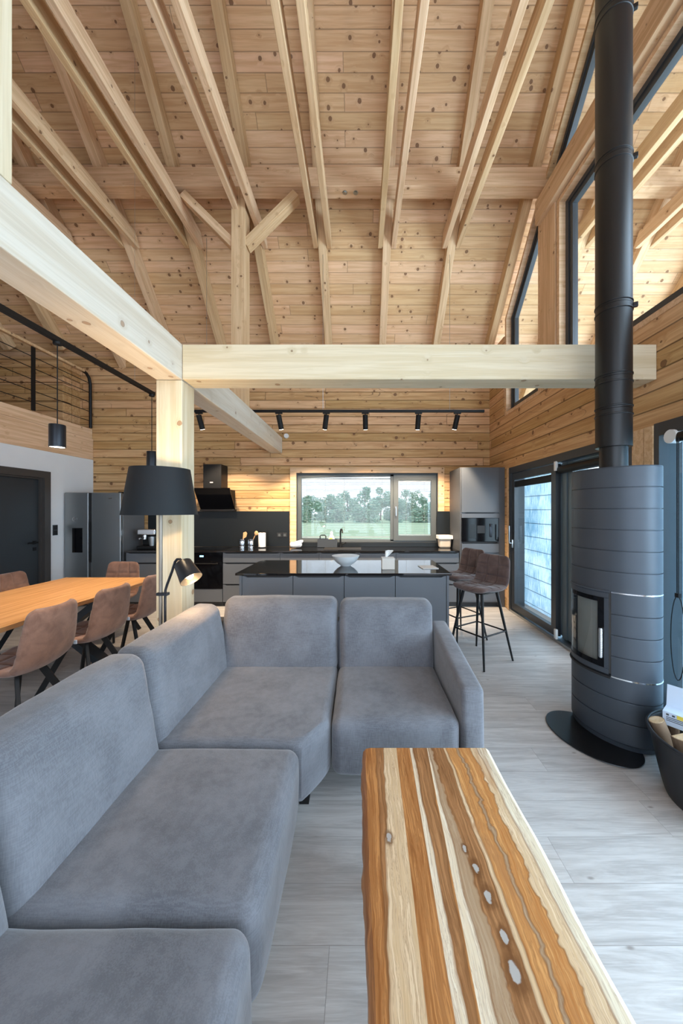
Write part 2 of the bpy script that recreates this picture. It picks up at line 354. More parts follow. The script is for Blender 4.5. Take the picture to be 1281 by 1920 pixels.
def slab_mat(x0, x1, y0, y1):
    """striped sheesham planks: plank borders run from near to far, each with its own colour and grain"""
    m, nt, b = new_mat('sheesham_strips')
    x, y, z, v = OBJXYZ(nt)
    vv = MATH(nt, 'DIVIDE', MATH(nt, 'SUBTRACT', y, y0), y1-y0)
    uu = MATH(nt, 'DIVIDE', MATH(nt, 'SUBTRACT', x, x0), x1-x0)
    wig = NOISE(nt, COMB(nt, MATH(nt, 'MULTIPLY', x, 3), MATH(nt, 'MULTIPLY', y, 4.5), 0), 1.0, 3, 0.6, 0.3)
    uw = MATH(nt, 'ADD', uu, MATH(nt, 'MULTIPLY', MATH(nt, 'SUBTRACT', wig, 0.5), 0.06))
    gx = NOISE(nt, COMB(nt, MATH(nt, 'MULTIPLY', uw, 40), MATH(nt, 'MULTIPLY', y, 2.8), MATH(nt, 'MULTIPLY', z, 8)), 1.0, 5, 0.65, 1.6)
    fine = NOISE(nt, COMB(nt, MATH(nt, 'MULTIPLY', uw, 170), MATH(nt, 'MULTIPLY', y, 6), MATH(nt, 'MULTIPLY', z, 60)), 1.0, 3)
    cream = ((0.78, 0.61, 0.40), (0.62, 0.44, 0.25)); pale = ((0.82, 0.73, 0.57), (0.72, 0.60, 0.42))
    orange = ((0.58, 0.27, 0.09), (0.29, 0.105, 0.027)); brown = ((0.44, 0.22, 0.09), (0.20, 0.085, 0.03))
    taupe = ((0.46, 0.34, 0.22), (0.38, 0.25, 0.14)); amber = ((0.66, 0.34, 0.12), (0.44, 0.18, 0.05))
    green = ((0.80, 0.73, 0.56), (0.70, 0.60, 0.43))
    # (far, near, colours, wobble)
    strips = [(0.0, 0.0, orange, 0), (0.085, 0.065, brown, 1), (0.15, 0.066, cream, 2), (0.25, 0.21, orange, 0), (0.36, 0.315, pale, 0),
              (0.385, 0.36, brown, 1), (0.50, 0.40, amber, 1), (0.50, 0.412, pale, 0), (0.51, 0.475, taupe, 1), (0.54, 0.56, brown, 3), (0.635, 0.655, cream, 1),
              (0.655, 0.685, amber, 1), (0.735, 0.755, taupe, 3), (0.755, 0.775, amber, 3), (0.845, 0.855, cream, 3), (0.90, 0.935, green, 1)]
    wig2 = NOISE(nt, COMB(nt, MATH(nt, 'MULTIPLY', x, 9), MATH(nt, 'MULTIPLY', y, 15), 0), 1.0, 2, 0.6, 0.8)
    blot = NOISE(nt, COMB(nt, MATH(nt, 'MULTIPLY', x, 14), MATH(nt, 'MULTIPLY', y, 2.2), MATH(nt, 'MULTIPLY', z, 5)), 1.0, 3, 0.6, 1.5)
    vein = STEP(nt, MATH(nt, 'ABSOLUTE', MATH(nt, 'SUBTRACT', gx, 0.47)), 0.0, 0.035, 1.0, 0.0)
    c = None
    for far, near, (a0, a1), wb in strips:
        col = MIX(nt, STEP(nt, gx, 0.33, 0.66), a0, a1)
        if c is None: c = col; continue
        bd = MATH(nt, 'ADD', near, MATH(nt, 'MULTIPLY', vv, far-near))
        src = MATH(nt, 'ADD', uu, MATH(nt, 'MULTIPLY', MATH(nt, 'SUBTRACT', wig, 0.5), (0.006, 0.05, 0.09, 0.10)[wb]))
        if wb == 3: src = MATH(nt, 'ADD', src, MATH(nt, 'MULTIPLY', MATH(nt, 'SUBTRACT', wig2, 0.5), 0.06))
        dlt = MATH(nt, 'SUBTRACT', src, bd)
        st = STEP(nt, dlt, -0.002, 0.002)
        c = MIX(nt, st, c, col)
        if wb: c = MIX(nt, MATH(nt, 'MULTIPLY', STEP(nt, MATH(nt, 'ABSOLUTE', dlt), 0.0, 0.010, 1.0, 0.0), 0.55), c, (0.20, 0.08, 0.025))
    c = MIX(nt, MATH(nt, 'MULTIPLY', STEP(nt, blot, 0.56, 0.72), 0.5), c, (0.40, 0.19, 0.075))
    c = MIX(nt, MATH(nt, 'MULTIPLY', vein, 0.45), c, (0.22, 0.09, 0.03))
    c = MIX(nt, MATH(nt, 'MULTIPLY', STEP(nt, fine, 0.45, 0.8), 0.3), c, (0.22, 0.09, 0.03))
    # dark-ringed knots along the middle
    for kx, ky, kr in ((0.351, 1.03, 0.010), (0.3585, 0.956, 0.011), (0.366, 0.864, 0.009), (0.362, 0.798, 0.014), (0.335, 1.09, 0.006), (0.095, 1.128, 0.009)):
        dx = MATH(nt, 'SUBTRACT', x, kx); dy = MATH(nt, 'MULTIPLY', MATH(nt, 'SUBTRACT', y, ky), 0.55)
        d = MATH(nt, 'SQRT', MATH(nt, 'ADD', MATH(nt, 'MULTIPLY', dx, dx), MATH(nt, 'MULTIPLY', dy, dy)))
        d = MATH(nt, 'ADD', d, MATH(nt, 'MULTIPLY', MATH(nt, 'SUBTRACT', NOISE(nt, v, 70, 2), 0.5), 0.012))
        c = MIX(nt, STEP(nt, d, kr*1.0, kr*2.4, 0.75, 0.0), c, (0.13, 0.05, 0.015))
        c = MIX(nt, STEP(nt, d, kr*0.7, kr*0.95, 1.0, 0.0), c, (0.42, 0.40, 0.37))
    nt.links.new(c, b.inputs['Base Color'])
    b.inputs['Roughness'].default_value = 0.38
    BUMP(nt, b, gx, 0.12, 0.002)
    return m
# ------------------------------------------------------------------ mesh helpers
class MB:
    def __init__(s): s.bm = bmesh.new(); s.smooth = False
    def _take(s, verts, bevel, seg=2):
        if bevel:
            es = {e for v in verts for e in v.link_edges}
            bmesh.ops.bevel(s.bm, geom=list(es), offset=bevel, segments=seg, affect='EDGES', profile=0.5, clamp_overlap=True)
    def box(s, x0, x1, y0, y1, z0, z1, bevel=0.0, seg=2, mat=None):
        m = Matrix.Translation(((x0+x1)/2, (y0+y1)/2, (z0+z1)/2)) @ Matrix.Diagonal((abs(x1-x0), abs(y1-y0), abs(z1-z0), 1))
        if mat is not None: m = mat @ m
        r = bmesh.ops.create_cube(s.bm, size=1, matrix=m); s._take(r['verts'], bevel, seg); return s
    def cyl(s, p0, p1, r0, r1=None, seg=20, cap=True):
        p0 = Vector(p0); p1 = Vector(p1); r1 = r0 if r1 is None else r1
        d = p1-p0; q = d.to_track_quat('Z', 'Y').to_matrix().to_4x4()
        bmesh.ops.create_cone(s.bm, cap_ends=cap, segments=seg, radius1=r0, radius2=r1, depth=d.length, matrix=Matrix.Translation((p0+p1)/2) @ q)
        return s
    def sphere(s, c, r, u=16, v=10, sc3=(1, 1, 1)):
        bmesh.ops.create_uvsphere(s.bm, u_segments=u, v_segments=v, radius=r, matrix=Matrix.Translation(c) @ Matrix.Diagonal((*sc3, 1))); return s
    def prism(s, poly, z0, z1, bevel=0.0, seg=2, mat=None):
        """polygon in XY pushed from z0 to z1"""
        a = [s.bm.verts.new((x, y, z0)) for x, y in poly]; b = [s.bm.verts.new((x, y, z1)) for x, y in poly]
        n = len(poly)
        s.bm.faces.new(a[::-1]); s.bm.faces.new(b)
        for i in range(n): s.bm.faces.new((a[i], a[(i+1) % n], b[(i+1) % n], b[i]))
        if mat is not None: bmesh.ops.transform(s.bm, matrix=mat, verts=a+b)
        s._take(a+b, bevel, seg); return s
    def frame(s, outer, inner, z0, z1, mat=None):
        """ring between two polygons of equal length, pushed from z0 to z1"""
        n = len(outer); V = []
        for z in (z0, z1):
            V.append([s.bm.verts.new((x, y, z)) for x, y in outer]); V.append([s.bm.verts.new((x, y, z)) for x, y in inner])
        o0, i0, o1, i1 = V
        for k in range(n):
            j = (k+1) % n
            s.bm.faces.new((o0[k], i0[k], i0[j], o0[j])); s.bm.faces.new((o1[k], o1[j], i1[j], i1[k]))
            s.bm.faces.new((o0[k], o0[j], o1[j], o1[k])); s.bm.faces.new((i0[k], i1[k], i1[j], i0[j]))
        if mat is not None: bmesh.ops.transform(s.bm, matrix=mat, verts=[v for q in V for v in q])
        return s
    def lathe(s, prof, c=(0, 0, 0), seg=32, ax=1.0, ay=1.0, rot=0.0, closed=False, a0=0.0, a1=2*PI):
        """profile (r,z) turned about Z; ax, ay stretch it to an oval"""
        full = abs(a1-a0-2*PI) < 1e-6
        n = seg if full else seg+1
        rings = []
        cr, sr = math.cos(rot), math.sin(rot)
        for r, z in prof:
            row = []
            for k in range(n):
                t = a0+(a1-a0)*k/seg
                x, y = r*ax*math.cos(t), r*ay*math.sin(t)
                row.append(s.bm.verts.new((c[0]+x*cr-y*sr, c[1]+x*sr+y*cr, c[2]+z)))
            rings.append(row)
        m = len(prof)
        for i in range(m if closed else m-1):
            A = rings[i]; B = rings[(i+1) % m]
            for k in range(n if full else n-1):
                j = (k+1) % n
                try: s.bm.faces.new((A[k], A[j], B[j], B[k]))
                except ValueError: pass
        if not closed and full:
            for row, fl in ((rings[0], True), (rings[-1], False)):
                try: s.bm.faces.new(row[::-1] if fl else row)
                except ValueError: pass
        if closed and not full:
            for k in (0, n-1):
                f = [rings[i][k] for i in range(m)]
                try: s.bm.faces.new(f if k else f[::-1])
                except ValueError: pass
        s.smooth = True
        return s
    def tube(s, pts, r, seg=10):
        pts = [Vector(p) for p in pts]; rings = []
        up = None
        for i, p in enumerate(pts):
            d = (pts[min(i+1, len(pts)-1)]-pts[max(i-1, 0)]).normalized()
            if up is None:
                up = d.orthogonal().normalized()
            else:
                up = (up - d*up.dot(d)).normalized()
            w = d.cross(up)
            rr = r[i] if isinstance(r, (list, tuple)) else r
            rings.append([s.bm.verts.new(p+(up*math.cos(2*PI*k/seg)+w*math.sin(2*PI*k/seg))*rr) for k in range(seg)])
        for A, B in zip(rings, rings[1:]):
            for k in range(seg): s.bm.faces.new((A[k], A[(k+1) % seg], B[(k+1) % seg], B[k]))
        s.bm.faces.new(rings[0][::-1]); s.bm.faces.new(rings[-1]); s.smooth = True
        return s
    def bar(s, p0, p1, w, h, up=(0, 0, 1), bevel=0.0):
        p0 = Vector(p0); p1 = Vector(p1); x = (p1-p0).normalized(); upv = Vector(up)
        y = upv.cross(x).normalized(); z = x.cross(y)
        m = Matrix((x, y, z)).transposed().to_4x4(); m.translation = (p0+p1)/2
        return s.box(-(p1-p0).length/2, (p1-p0).length/2, -w/2, w/2, -h/2, h/2, bevel, 2, m)
    def soft(s, x0, x1, y0, y1, z0, z1, r=0.04, puff=(0, 0, 0), n=10, warp=None, wr=0.0, k=5, seed=0.0):
        """padded block with rounded edges; puff bulges the faces along x, y, z"""
        h = Vector(((x1-x0)/2, (y1-y0)/2, (z1-z0)/2)); c = Vector(((x0+x1)/2, (y0+y1)/2, (z0+z1)/2))
        r = min(r, min(h)*0.98)
        def arr(H):
            a = [-H+r*(1-math.cos(i/k*PI/2))*0 + r*(i/k) for i in range(k)]
            core = [-(H-r)+2*(H-r)*i/n for i in range(n+1)]
            return a+core+[-t for t in a[::-1]]
        A = [arr(h[i]) for i in range(3)]
        start = len(s.bm.verts)
        cache = {}
        new = []
        def vert(p):
            key = (round(p[0], 6), round(p[1], 6), round(p[2], 6))
            if key in cache: return cache[key]
            q = Vector(p)
            inn = Vector([max(-(h[i]-r), min(h[i]-r, q[i])) for i in range(3)])
            d = q-inn
            # map cube corner to sphere smoothly
            if d.length > 1e-9:
                e = Vector([d[i]/r for i in range(3)])
                e2 = Vector((math.tan(e.x*PI/4), math.tan(e.y*PI/4), math.tan(e.z*PI/4)))
                q = inn+e2.normalized()*r if max(abs(e2.x), abs(e2.y), abs(e2.z)) > 0.999 else inn+d
            f = [max(0.0, 1-(q[i]/h[i])**2) for i in range(3)]
            for i in range(3):
                if puff[i]:
                    o = [j for j in range(3) if j != i]
                    q[i] += puff[i]*(f[o[0]]*f[o[1]])**0.7*(q[i]/h[i])
            q = q+c
            if wr:
                nv = noise.noise_vector(q*9+Vector((seed, seed*2, 0)))
                nw = noise.noise_vector(Vector((q.x*4, q.y*4, q.z*4))+Vector((seed*3, 5, seed)))
                q = q+nv*wr*0.5+nw*wr
            if warp: q = Vector(warp(q))
            vv = s.bm.verts.new(q); cache[key] = vv; new.append(vv); return vv
        for ax in range(3):
            u, w = [(1, 2), (2, 0), (0, 1)][ax]
            for sg in (-1, 1):
                for i in range(len(A[u])-1):
                    for j in range(len(A[w])-1):
                        q = []
                        for (a, b) in ((i, j), (i+1, j), (i+1, j+1), (i, j+1)):
                            p = [0, 0, 0]; p[ax] = sg*h[ax]; p[u] = A[u][a]; p[w] = A[w][b]
                            q.append(vert(p))
                        if len(set(q)) < 3: continue
                        if sg < 0: q = q[::-1]
                        try: s.bm.faces.new(q)
                        except ValueError: pass
        s.smooth = True
        return s
    def build(s, name, mat, parent=None, loc=(0, 0, 0), rot=(0, 0, 0), smooth=None, autosmooth=40):
        bmesh.ops.recalc_face_normals(s.bm, faces=s.bm.faces)
        me = bpy.data.meshes.new(name); s.bm.to_mesh(me); s.bm.free()
        me.materials.append(M[mat] if isinstance(mat, str) else mat)
        sm = s.smooth if smooth is None else smooth
        if sm:
            for p in me.polygons: p.use_smooth = True
            if autosmooth:
                try: me.set_sharp_from_angle(angle=R(autosmooth))
                except Exception: pass
        o = bpy.data.objects.new(name, me); COL.objects.link(o)
        o.location = loc; o.rotation_euler = rot
        if parent: o.parent = parent
        return o

def tag(o, label=None, cat=None, group=None, kind=None):
    if label: o['label'] = label
    if cat: o['category'] = cat
    if group: o['group'] = group
    if kind: o['kind'] = kind
    return o
def thing(name, label, cat, loc=(0, 0, 0), rz=0.0, group=None, kind=None):
    o = bpy.data.objects.new(name, None); COL.objects.link(o); o.location = loc; o.rotation_euler = (0, 0, rz)
    o.empty_display_size = 0.1
    return tag(o, label, cat, group, kind)
def copy_tree(o, parent=None):
    c = o.copy(); COL.objects.link(c)
    if parent: c.parent = parent
    for ch in [x for x in bpy.data.objects if x.parent == o]: copy_tree(ch, c)
    return c
def dup(o, loc, rz, label, group=None):
    c = copy_tree(o); c.location = loc; c.rotation_euler = (0, 0, rz); c['label'] = label
    if group: c['group'] = group
    return c

def timber(name, p0, p1, w, h, mat, label, cat, up=(0, 0, 1), group=None, bevel=0.006, kind='structure', mesh=None):
    """straight timber from p0 to p1 (axis through the middle), grain along its length"""
    p0 = Vector(p0); p1 = Vector(p1); L = (p1-p0).length
    x = (p1-p0).normalized(); y = Vector(up).cross(x).normalized(); z = x.cross(y)
    m = Matrix((x, y, z)).transposed().to_4x4(); m.translation = p0
    mb = mesh or MB().box(0, L, -w/2, w/2, -h/2, h/2, bevel)
    o = mb.build(name, mat); o.matrix_world = m
    return tag(o, label, cat, group, kind)

def log_mesh(x0, x1, z0, z1, t0, t1, openings, row=0.145, ch=0.007):
    """horizontal timbers between local x0..x1, z0..z1, t0..t1 thick (local y), face chamfers, openings (x0,x1,z0,z1)"""
    mb = MB()
    zs = set([z0, z1])
    k = math.ceil(z0/row)
    while k*row < z1: zs.add(round(k*row, 5)); k += 1
    for o in openings:
        for z in o[2:4]:
            if z0 < z < z1: zs.add(z)
    zs = sorted(zs)
    for za, zb in zip(zs, zs[1:]):
        if zb-za < 1e-4: continue
        iv = [(x0, x1)]
        for ox0, ox1, oz0, oz1 in openings:
            if oz0 <= za+1e-6 and oz1 >= zb-1e-6:
                nv = []
                for a, b in iv:
                    if ox1 <= a or ox0 >= b: nv.append((a, b)); continue
                    if ox0 > a: nv.append((a, ox0))
                    if ox1 < b: nv.append((ox1, b))
                iv = nv
        c0 = ch if abs(za/row-round(za/row)) < 1e-3 else 0.0005
        c1 = ch if abs(zb/row-round(zb/row)) < 1e-3 else 0.0005
        for a, b in iv:
            prof = [(t0+c0, za), (t1-c0, za), (t1, za+c0), (t1, zb-c1), (t1-c1, zb), (t0+c1, zb), (t0, zb-c1), (t0, za+c0)]
            A = [mb.bm.verts.new((a, y, z)) for y, z in prof]; B = [mb.bm.verts.new((b, y, z)) for y, z in prof]
            mb.bm.faces.new(A); mb.bm.faces.new(B[::-1])
            for i in range(8): mb.bm.faces.new((A[i], B[i], B[(i+1) % 8], A[(i+1) % 8]))
    return mb

def inset(poly, d):
    """inset a convex polygon (counter-clockwise) by d"""
    n = len(poly); out = []
    for i in range(n):
        p0, p1, p2 = Vector(poly[i-1]), Vector(poly[i]), Vector(poly[(i+1) % n])
        e1 = (p1-p0).normalized(); e2 = (p2-p1).normalized()
        n1 = Vector((-e1.y, e1.x)); n2 = Vector((-e2.y, e2.x))
        k = 1+n1.dot(n2)
        q = p1+(n1+n2)*(d/k)
        out.append((q.x, q.y))
    return out
# polygon in (world Y, world Z) pushed along world X
YZ = Matrix(((0, 0, 1, 0), (1, 0, 0, 0), (0, 1, 0, 0), (0, 0, 0, 1)))
# polygon in (world X, world Z) pushed along world Y
XZ = Matrix(((1, 0, 0, 0), (0, 0, 1, 0), (0, 1, 0, 0), (0, 0, 0, 1)))
RZ90 = (0, 0, PI/2)

# ------------------------------------------------------------------ levels
XW = 2.295      # inner face of the right wall
YB = 6.04       # inner face of the back wall
XL = -4.72      # white wall under the gallery
def z_rafter(y): return 10.10-y          # underside of the rafters (45 degree roof)
RD = 0.17*math.sqrt(2)                   # rafter depth measured straight up
def z_board(y): return z_rafter(y)+RD
Y_RIDGE = 1.4

# ------------------------------------------------------------------ room shell
fl = MB(); fl.box(-9, XW, -3.2, YB+0.2, -0.12, 0.0)
tag(fl.build('floor', 'floor'), 'grey oak plank floor with boards running across the room', 'floor', kind='structure')

for nm, y1, sgn, lab in (('ceiling', 6.7, 1, 'knotty pine board ceiling sloping down to the kitchen wall'), ('ceiling_front', -3.9, -1, 'pine board ceiling slope over the seating side')):
    L = abs(y1-Y_RIDGE)*math.sqrt(2)
    c = MB(); c.box(-9.2, 6.2, 0, L, 0, 0.03)
    o = c.build(nm, 'ceil'); o.location = (0, Y_RIDGE, z_board(Y_RIDGE))
    o.rotation_euler = (-PI/4 if sgn > 0 else PI/4, 0, 0)
    if sgn < 0:
        o.data.transform(Matrix.Scale(-1, 4, (0, 1, 0)))
        o.data.flip_normals()
    tag(o, lab, 'ceiling', kind='structure')

# back wall of logs with the kitchen window hole
WX0, WX1, WZ0, WZ1 = -1.123, 1.378, 0.965, 2.19
mb = log_mesh(-9.0, XW+0.2, 0.0, 4.25, YB, YB+0.2, [(WX0, WX1, WZ0, WZ1)])
tag(mb.build('wall_back', 'log'), 'knotty log wall behind the kitchen units', 'wall', kind='structure')

# right wall of logs: local x = world y, local y = -world x
DZ = 2.18
mb = log_mesh(-3.2, YB, 0.0, 3.02, -(XW+0.2), -XW, [(2.87, 5.23, 0.0, DZ), (-0.6, 2.65, 0.0, DZ+0.02)])
for args in ((5.44, YB, 3.02, 4.3),):
    m2 = log_mesh(args[0], args[1], args[2], args[3], -(XW+0.2), -XW, [])
    tmp = bpy.data.meshes.new('tmp'); m2.bm.to_mesh(tmp); mb.bm.from_mesh(tmp); m2.bm.free(); bpy.data.meshes.remove(tmp)
tag(mb.build('wall_right', 'log', rot=RZ90), 'log wall with the glazed doors beside the stove', 'wall', kind='structure')

# white wall under the gallery with a door hole
dy0, dy1, dz1 = 4.16, 5.19, 2.114
mb = MB()
mb.box(XL-0.15, XL, dy1, YB, 0, 2.42); mb.box(XL-0.15, XL, -3.2, dy0, 0, 2.42); mb.box(XL-0.15, XL, dy0, dy1, dz1, 2.42)
tag(mb.build('wall_left', 'white'), 'white plastered wall with the dark door under the gallery', 'wall', kind='structure')

# end walls never seen straight on: they close the house
mb = log_mesh(-3.2, YB, 2.97, 8.7, 9.0, 9.2, [])
tag(mb.build('wall_gallery', 'log', rot=RZ90), 'log end wall of the gallery', 'wall', kind='structure')
mb = MB(); mb.box(-9, XW+.2, -3.4, -3.2, 0, 0.15); mb.box(-9, -3.6, -3.4, -3.2, 0.15, 5.3); mb.box(-3.6, XW+.2, -3.4, -3.2, 4.7, 5.3)
for xx in (-3.6, -1.6, 0.4, XW): mb.box(xx-0.06, xx+0.06, -3.36, -3.24, 0.15, 4.7)
tag(mb.build('wall_front', 'log'), 'glazed front wall behind the viewer', 'wall', kind='structure')

# gallery floor with its log edge
mb = MB(); mb.box(-9, XL-0.10, -3.2, YB, 2.45, 2.95)
tag(mb.build('floor_gallery', 'log'), 'timber floor of the open gallery', 'floor', kind='structure')
mb = MB(); mb.box(-3.2, YB-0.002, -(XL+0.004), -(XL-0.1), 2.42, 2.795, 0.008); mb.box(-3.2, YB-0.002, -(XL-0.012), -(XL-0.1), 2.798, 2.965, 0.008)
mb2 = mb.build('trim_1', 'rafter', rot=RZ90)
tag(mb2, 'pine edge beam of the gallery above the white wall', 'trim', kind='structure')
mb = MB().box(-5.05, -4.95, YB-0.17, YB-0.002, 2.97, 3.98)
mb.box(-9, -4.95, YB-0.35, YB-0.18, 2.97, 3.35, 0.008); mb.box(-9, -4.95, YB-0.35, YB-0.18, 3.36, 3.66, 0.008); mb.box(-9, -4.95, YB-0.35, YB-0.18, 3.67, 4.02, 0.008)
tag(mb.build('wall_knee', 'log'), 'dark log wall at the back of the gallery behind the railing', 'wall', kind='structure')

# ------------------------------------------------------------------ timber frame
RX = [0.383+0.917*k for k in range(-9, 6)]
RX = [x for x in RX if -8.6 < x < 6.0]
RIN = [x for x in RX if x < 2.0]
k_ = math.sqrt(0.5)
ORD = ['first', 'second', 'third', 'fourth', 'fifth', 'sixth', 'seventh', 'eighth', 'ninth', 'tenth', 'eleventh', 'twelfth', 'thirteenth']
def nth(x):
    k = round((x-2.217)/0.917)
    if k == 0: return 'lying along the right gable wall'
    return (ORD[-k-1]+' from the right gable wall indoors') if k < 0 else (ORD[k-1]+' outside the right gable windows')
for sgn in (1, -1):
    for x in RX:
        rw = 0.115
        yend = 6.62 if sgn > 0 else -3.8
        if sgn > 0 and x < XL: yend = 5.95
        L = abs(yend-Y_RIDGE)
        y0, z0 = Y_RIDGE, z_board(Y_RIDGE)-0.002
        mid = 0.17/2
        # axis is half the depth below the boards, square to the slope
        p0 = Vector((x, y0-sgn*mid*k_, z0-mid*k_)); p1 = Vector((x, yend-sgn*mid*k_, z0-L-mid*k_))
        side = 'kitchen' if sgn > 0 else 'seating'
        lab = f'pine rafter of the {side} slope, {nth(x)}'
        timber('rafter_beam', p0, p1, rw, 0.17, 'rafter', lab, 'beam', group=f'rafters of the {side} slope')
# paired collar ties on both sides of every rafter
for x in RX:
    if abs(x-2.217) < 0.05: continue
    for s in (-1, 1):
        cx = x+s*(0.0575+0.037)
        mb = MB()
        L0, L1 = 2.8-4.9, 4.9
        prof = [(L0+0.02, 5.265), (L1-0.03, 5.265), (L1, 5.29), (L1-0.10, 5.455), (L0+0.18, 5.455)]
        mb.prism(prof, -0.033, 0.033, 0.004, 1)
        # local: x along length, y = height, z = thickness -> stand it up
        bmesh.ops.transform(mb.bm, matrix=Matrix(((1, 0, 0, 0), (0, 0, 1, 0), (0, 1, 0, 0), (0, 0, 0, 1))), verts=mb.bm.verts)
        o = mb.build('tie_beam', 'rafter', rot=RZ90); o.location = (cx, 0, 0)
        tag(o, f"slim pine collar tie on the {'left' if s < 0 else 'right'} of the rafter {nth(x)}", 'beam', 'collar ties in pairs', 'structure')
# purlin, its post and braces
purlin = timber('purlin_beam', (-9, 4.315, 5.667), (6, 4.315, 5.667), 0.176, 0.24, 'rafter', 'long pine purlin carrying the rafters across the room', 'beam')
timber('timber_column', (-1.51, 4.318, 2.817), (-1.51, 4.318, 5.545), 0.175, 0.175, 'rafter', 'pine post standing on the ceiling beam under the purlin', 'post', up=(0, 1, 0))
timber('brace_beam', (-1.44, 4.318, 4.86), (-0.80, 4.318, 5.50), 0.10, 0.13, 'rafter', 'diagonal brace right of the pine post under the purlin', 'brace', up=(0, 1, 0))
timber('brace_beam', (-1.58, 4.318, 4.86), (-2.22, 4.318, 5.50), 0.10, 0.13, 'rafter', 'diagonal brace left of the pine post under the purlin', 'brace', up=(0, 1, 0))
for bx_ in (-0.19, -0.054):
    m = MB(); m.cyl((bx_+9, 0, -0.128), (bx_+9, 0, -0.1195), 0.02, seg=6); m.cyl((bx_+9, 0, -0.1215), (bx_+9, 0, -0.119), 0.032, seg=20); m.build('bolt', 'steel', purlin)
# main beams and post
BZ0, BZ1 = 2.54, 2.815
bz = (BZ0+BZ1)/2
timber('ceiling_beam', (-1.475, -3.15, bz), (-1.475, YB-0.002, bz), 0.20, BZ1-BZ0, 'beam2', 'pale heavy beam running from the front to the kitchen wall', 'beam')
timber('cross_beam', (-1.372, 2.735, bz), (XW-0.002, 2.735, bz), 0.20, BZ1-BZ0-0.004, 'beam', 'pale heavy cross beam spanning the room above the sofa', 'beam')
timber('timber_column', (-1.475, 2.735, 0.001), (-1.475, 2.735, BZ0-0.002), 0.20, 0.20, 'beam', 'pale timber post behind the floor lamp', 'post', up=(0, 1, 0))
timber('timber_column', (-1.475, 1.252, BZ1+0.002), (-1.475, 1.252, 8.3), 0.20, 0.20, 'beam', 'pale timber post standing on the beam at the upper left', 'post', up=(0, 1, 0))
# ------------------------------------------------------------------ gable wall: beam, posts, windows
timber('timber_column', (XW+0.10, 4.19, 3.03), (XW+0.10, 4.19, 5.44), 0.34, 0.20, 'rafter', 'pine post between the tall and the small gable window', 'post', up=(1, 0, 0))
timber('wall_beam', (XW+0.06, -3.0, 5.31), (XW+0.06, 4.36, 5.31), 0.24, 0.30, 'rafter', 'pine beam in the gable wall level with the collar ties', 'beam')
def gable_window(name, poly, label, wood=0.05, frame=0.11, xg=XW+0.12):
    t = thing(name, label, 'window', (XW, poly[0][0], poly[0][1]), kind='structure')
    oy, oz = poly[0]
    P = [(y-oy, z-oz) for y, z in poly]
    i1 = inset(P, wood); i2 = inset(i1, frame); i3 = inset(i1, frame*0.45)
    MB().frame(P, i1, 0.012, 0.2, YZ).build('window_lining', 'rafter', t)
    f = MB().frame(i1, i2, 0.10, 0.16, YZ); f.frame(i1, i3, 0.085, 0.10, YZ); f.build('window_frame', 'anth', t)
    MB().prism(inset(i1, frame-0.01), 0.128, 0.134, mat=YZ).build('window_pane', 'pane', t)
    return t
def zr(y): return z_rafter(y)-0.10
gable_window('window_2', [(4.0, 3.03), (4.0, 5.15), (0.45, 5.15), (0.45, 3.03)], 'tall gable window behind the upper flue pipe')
gable_window('window_3', [(4.37, 3.03), (5.43, 3.03), (5.43, zr(5.43)), (4.37, zr(4.37))], 'small gable window with a sloping top near the kitchen')
gable_window('window_4', [(1.5, 5.48), (4.45, 5.48), (1.5, zr(1.5))], 'triangular gable window above the gable beam')
gable_window('window_5', [(0.35, 3.03), (0.35, 5.15), (-2.9, 5.15), (-2.9, 3.03)], 'tall gable window over the seating side')

# ------------------------------------------------------------------ sliding terrace door
t = thing('door_2', 'anthracite glazed sliding door in the log wall', 'door', (XW, 2.87, 0), kind='structure')
D0 = 5.23-2.87
mb = MB(); mb.frame([(0, 0), (D0, 0), (D0, DZ), (0, DZ)], [(0.05, 0.03), (D0-0.06, 0.03), (D0-0.06, DZ-0.09), (0.05, DZ-0.09)], -0.012, 0.20, YZ)
mb.build('door_frame', 'anth', t)
mb = MB(); mb.box(0.13, 0.16, 0.06, 1.2, 0.028, 0.045); mb.box(-0.015, 0.12, 0.03, D0-0.03, 0.0, 0.032)
mb.build('floor_track', 'steel', t)
def sash(y0, y1, x0, x1, z0, z1, w, nm, mt='anth'):
    s = MB().frame([(y0, z0), (y1, z0), (y1, z1), (y0, z1)], [(y0+w, z0+w), (y1-w, z0+w), (y1-w, z1-w), (y0+w, z1-w)], x0, x1, YZ)
    o = s.build(nm, mt, t)
    MB().box((x0+x1)/2-0.004, (x0+x1)/2+0.004, y0+w-0.01, y1-w+0.01, z0+w-0.01, z1-w+0.01).build('door_pane', 'pane', o)
    return o
s1 = sash(1.14, D0-0.055, 0.005, 0.065, 0.05, DZ-0.10, 0.095, 'door_sash')
b = MB(); b.box(0.01, 0.05, 1.24, D0-0.15, 1.875, 1.965, 0.01); b.build('blind_cassette', 'black', s1)
h = MB(); h.box(-0.02, 0.006, D0-0.125, D0-0.09, 0.97, 1.09, 0.004); h.tube([(-0.01, D0-0.107, 1.04), (-0.05, D0-0.107, 1.04), (-0.055, D0-0.107, 1.06), (-0.055, D0-0.107, 1.30)], 0.011); tag(h.build('door_handle', 'steel', s1), 'pale steel lever')
s2 = sash(0.06, 1.20, 0.10, 0.16, 0.05, DZ-0.10, 0.10, 'door_sash', 'bluegrey')
mb = MB(); mb.box(0.06, 0.11, 1.02, 1.10, 0.05, DZ-0.1); mb.box(0.075, 0.10, 0.93, 1.02, 0.05, DZ-0.1); mb.build('door_mullion', 'bluegrey', t)
mb = MB().cyl((0.03, 0.10, 2.0), (0.03, 1.08, 2.0), 0.045); mb.smooth = True; mb.build('blind_roll', 'black', t)
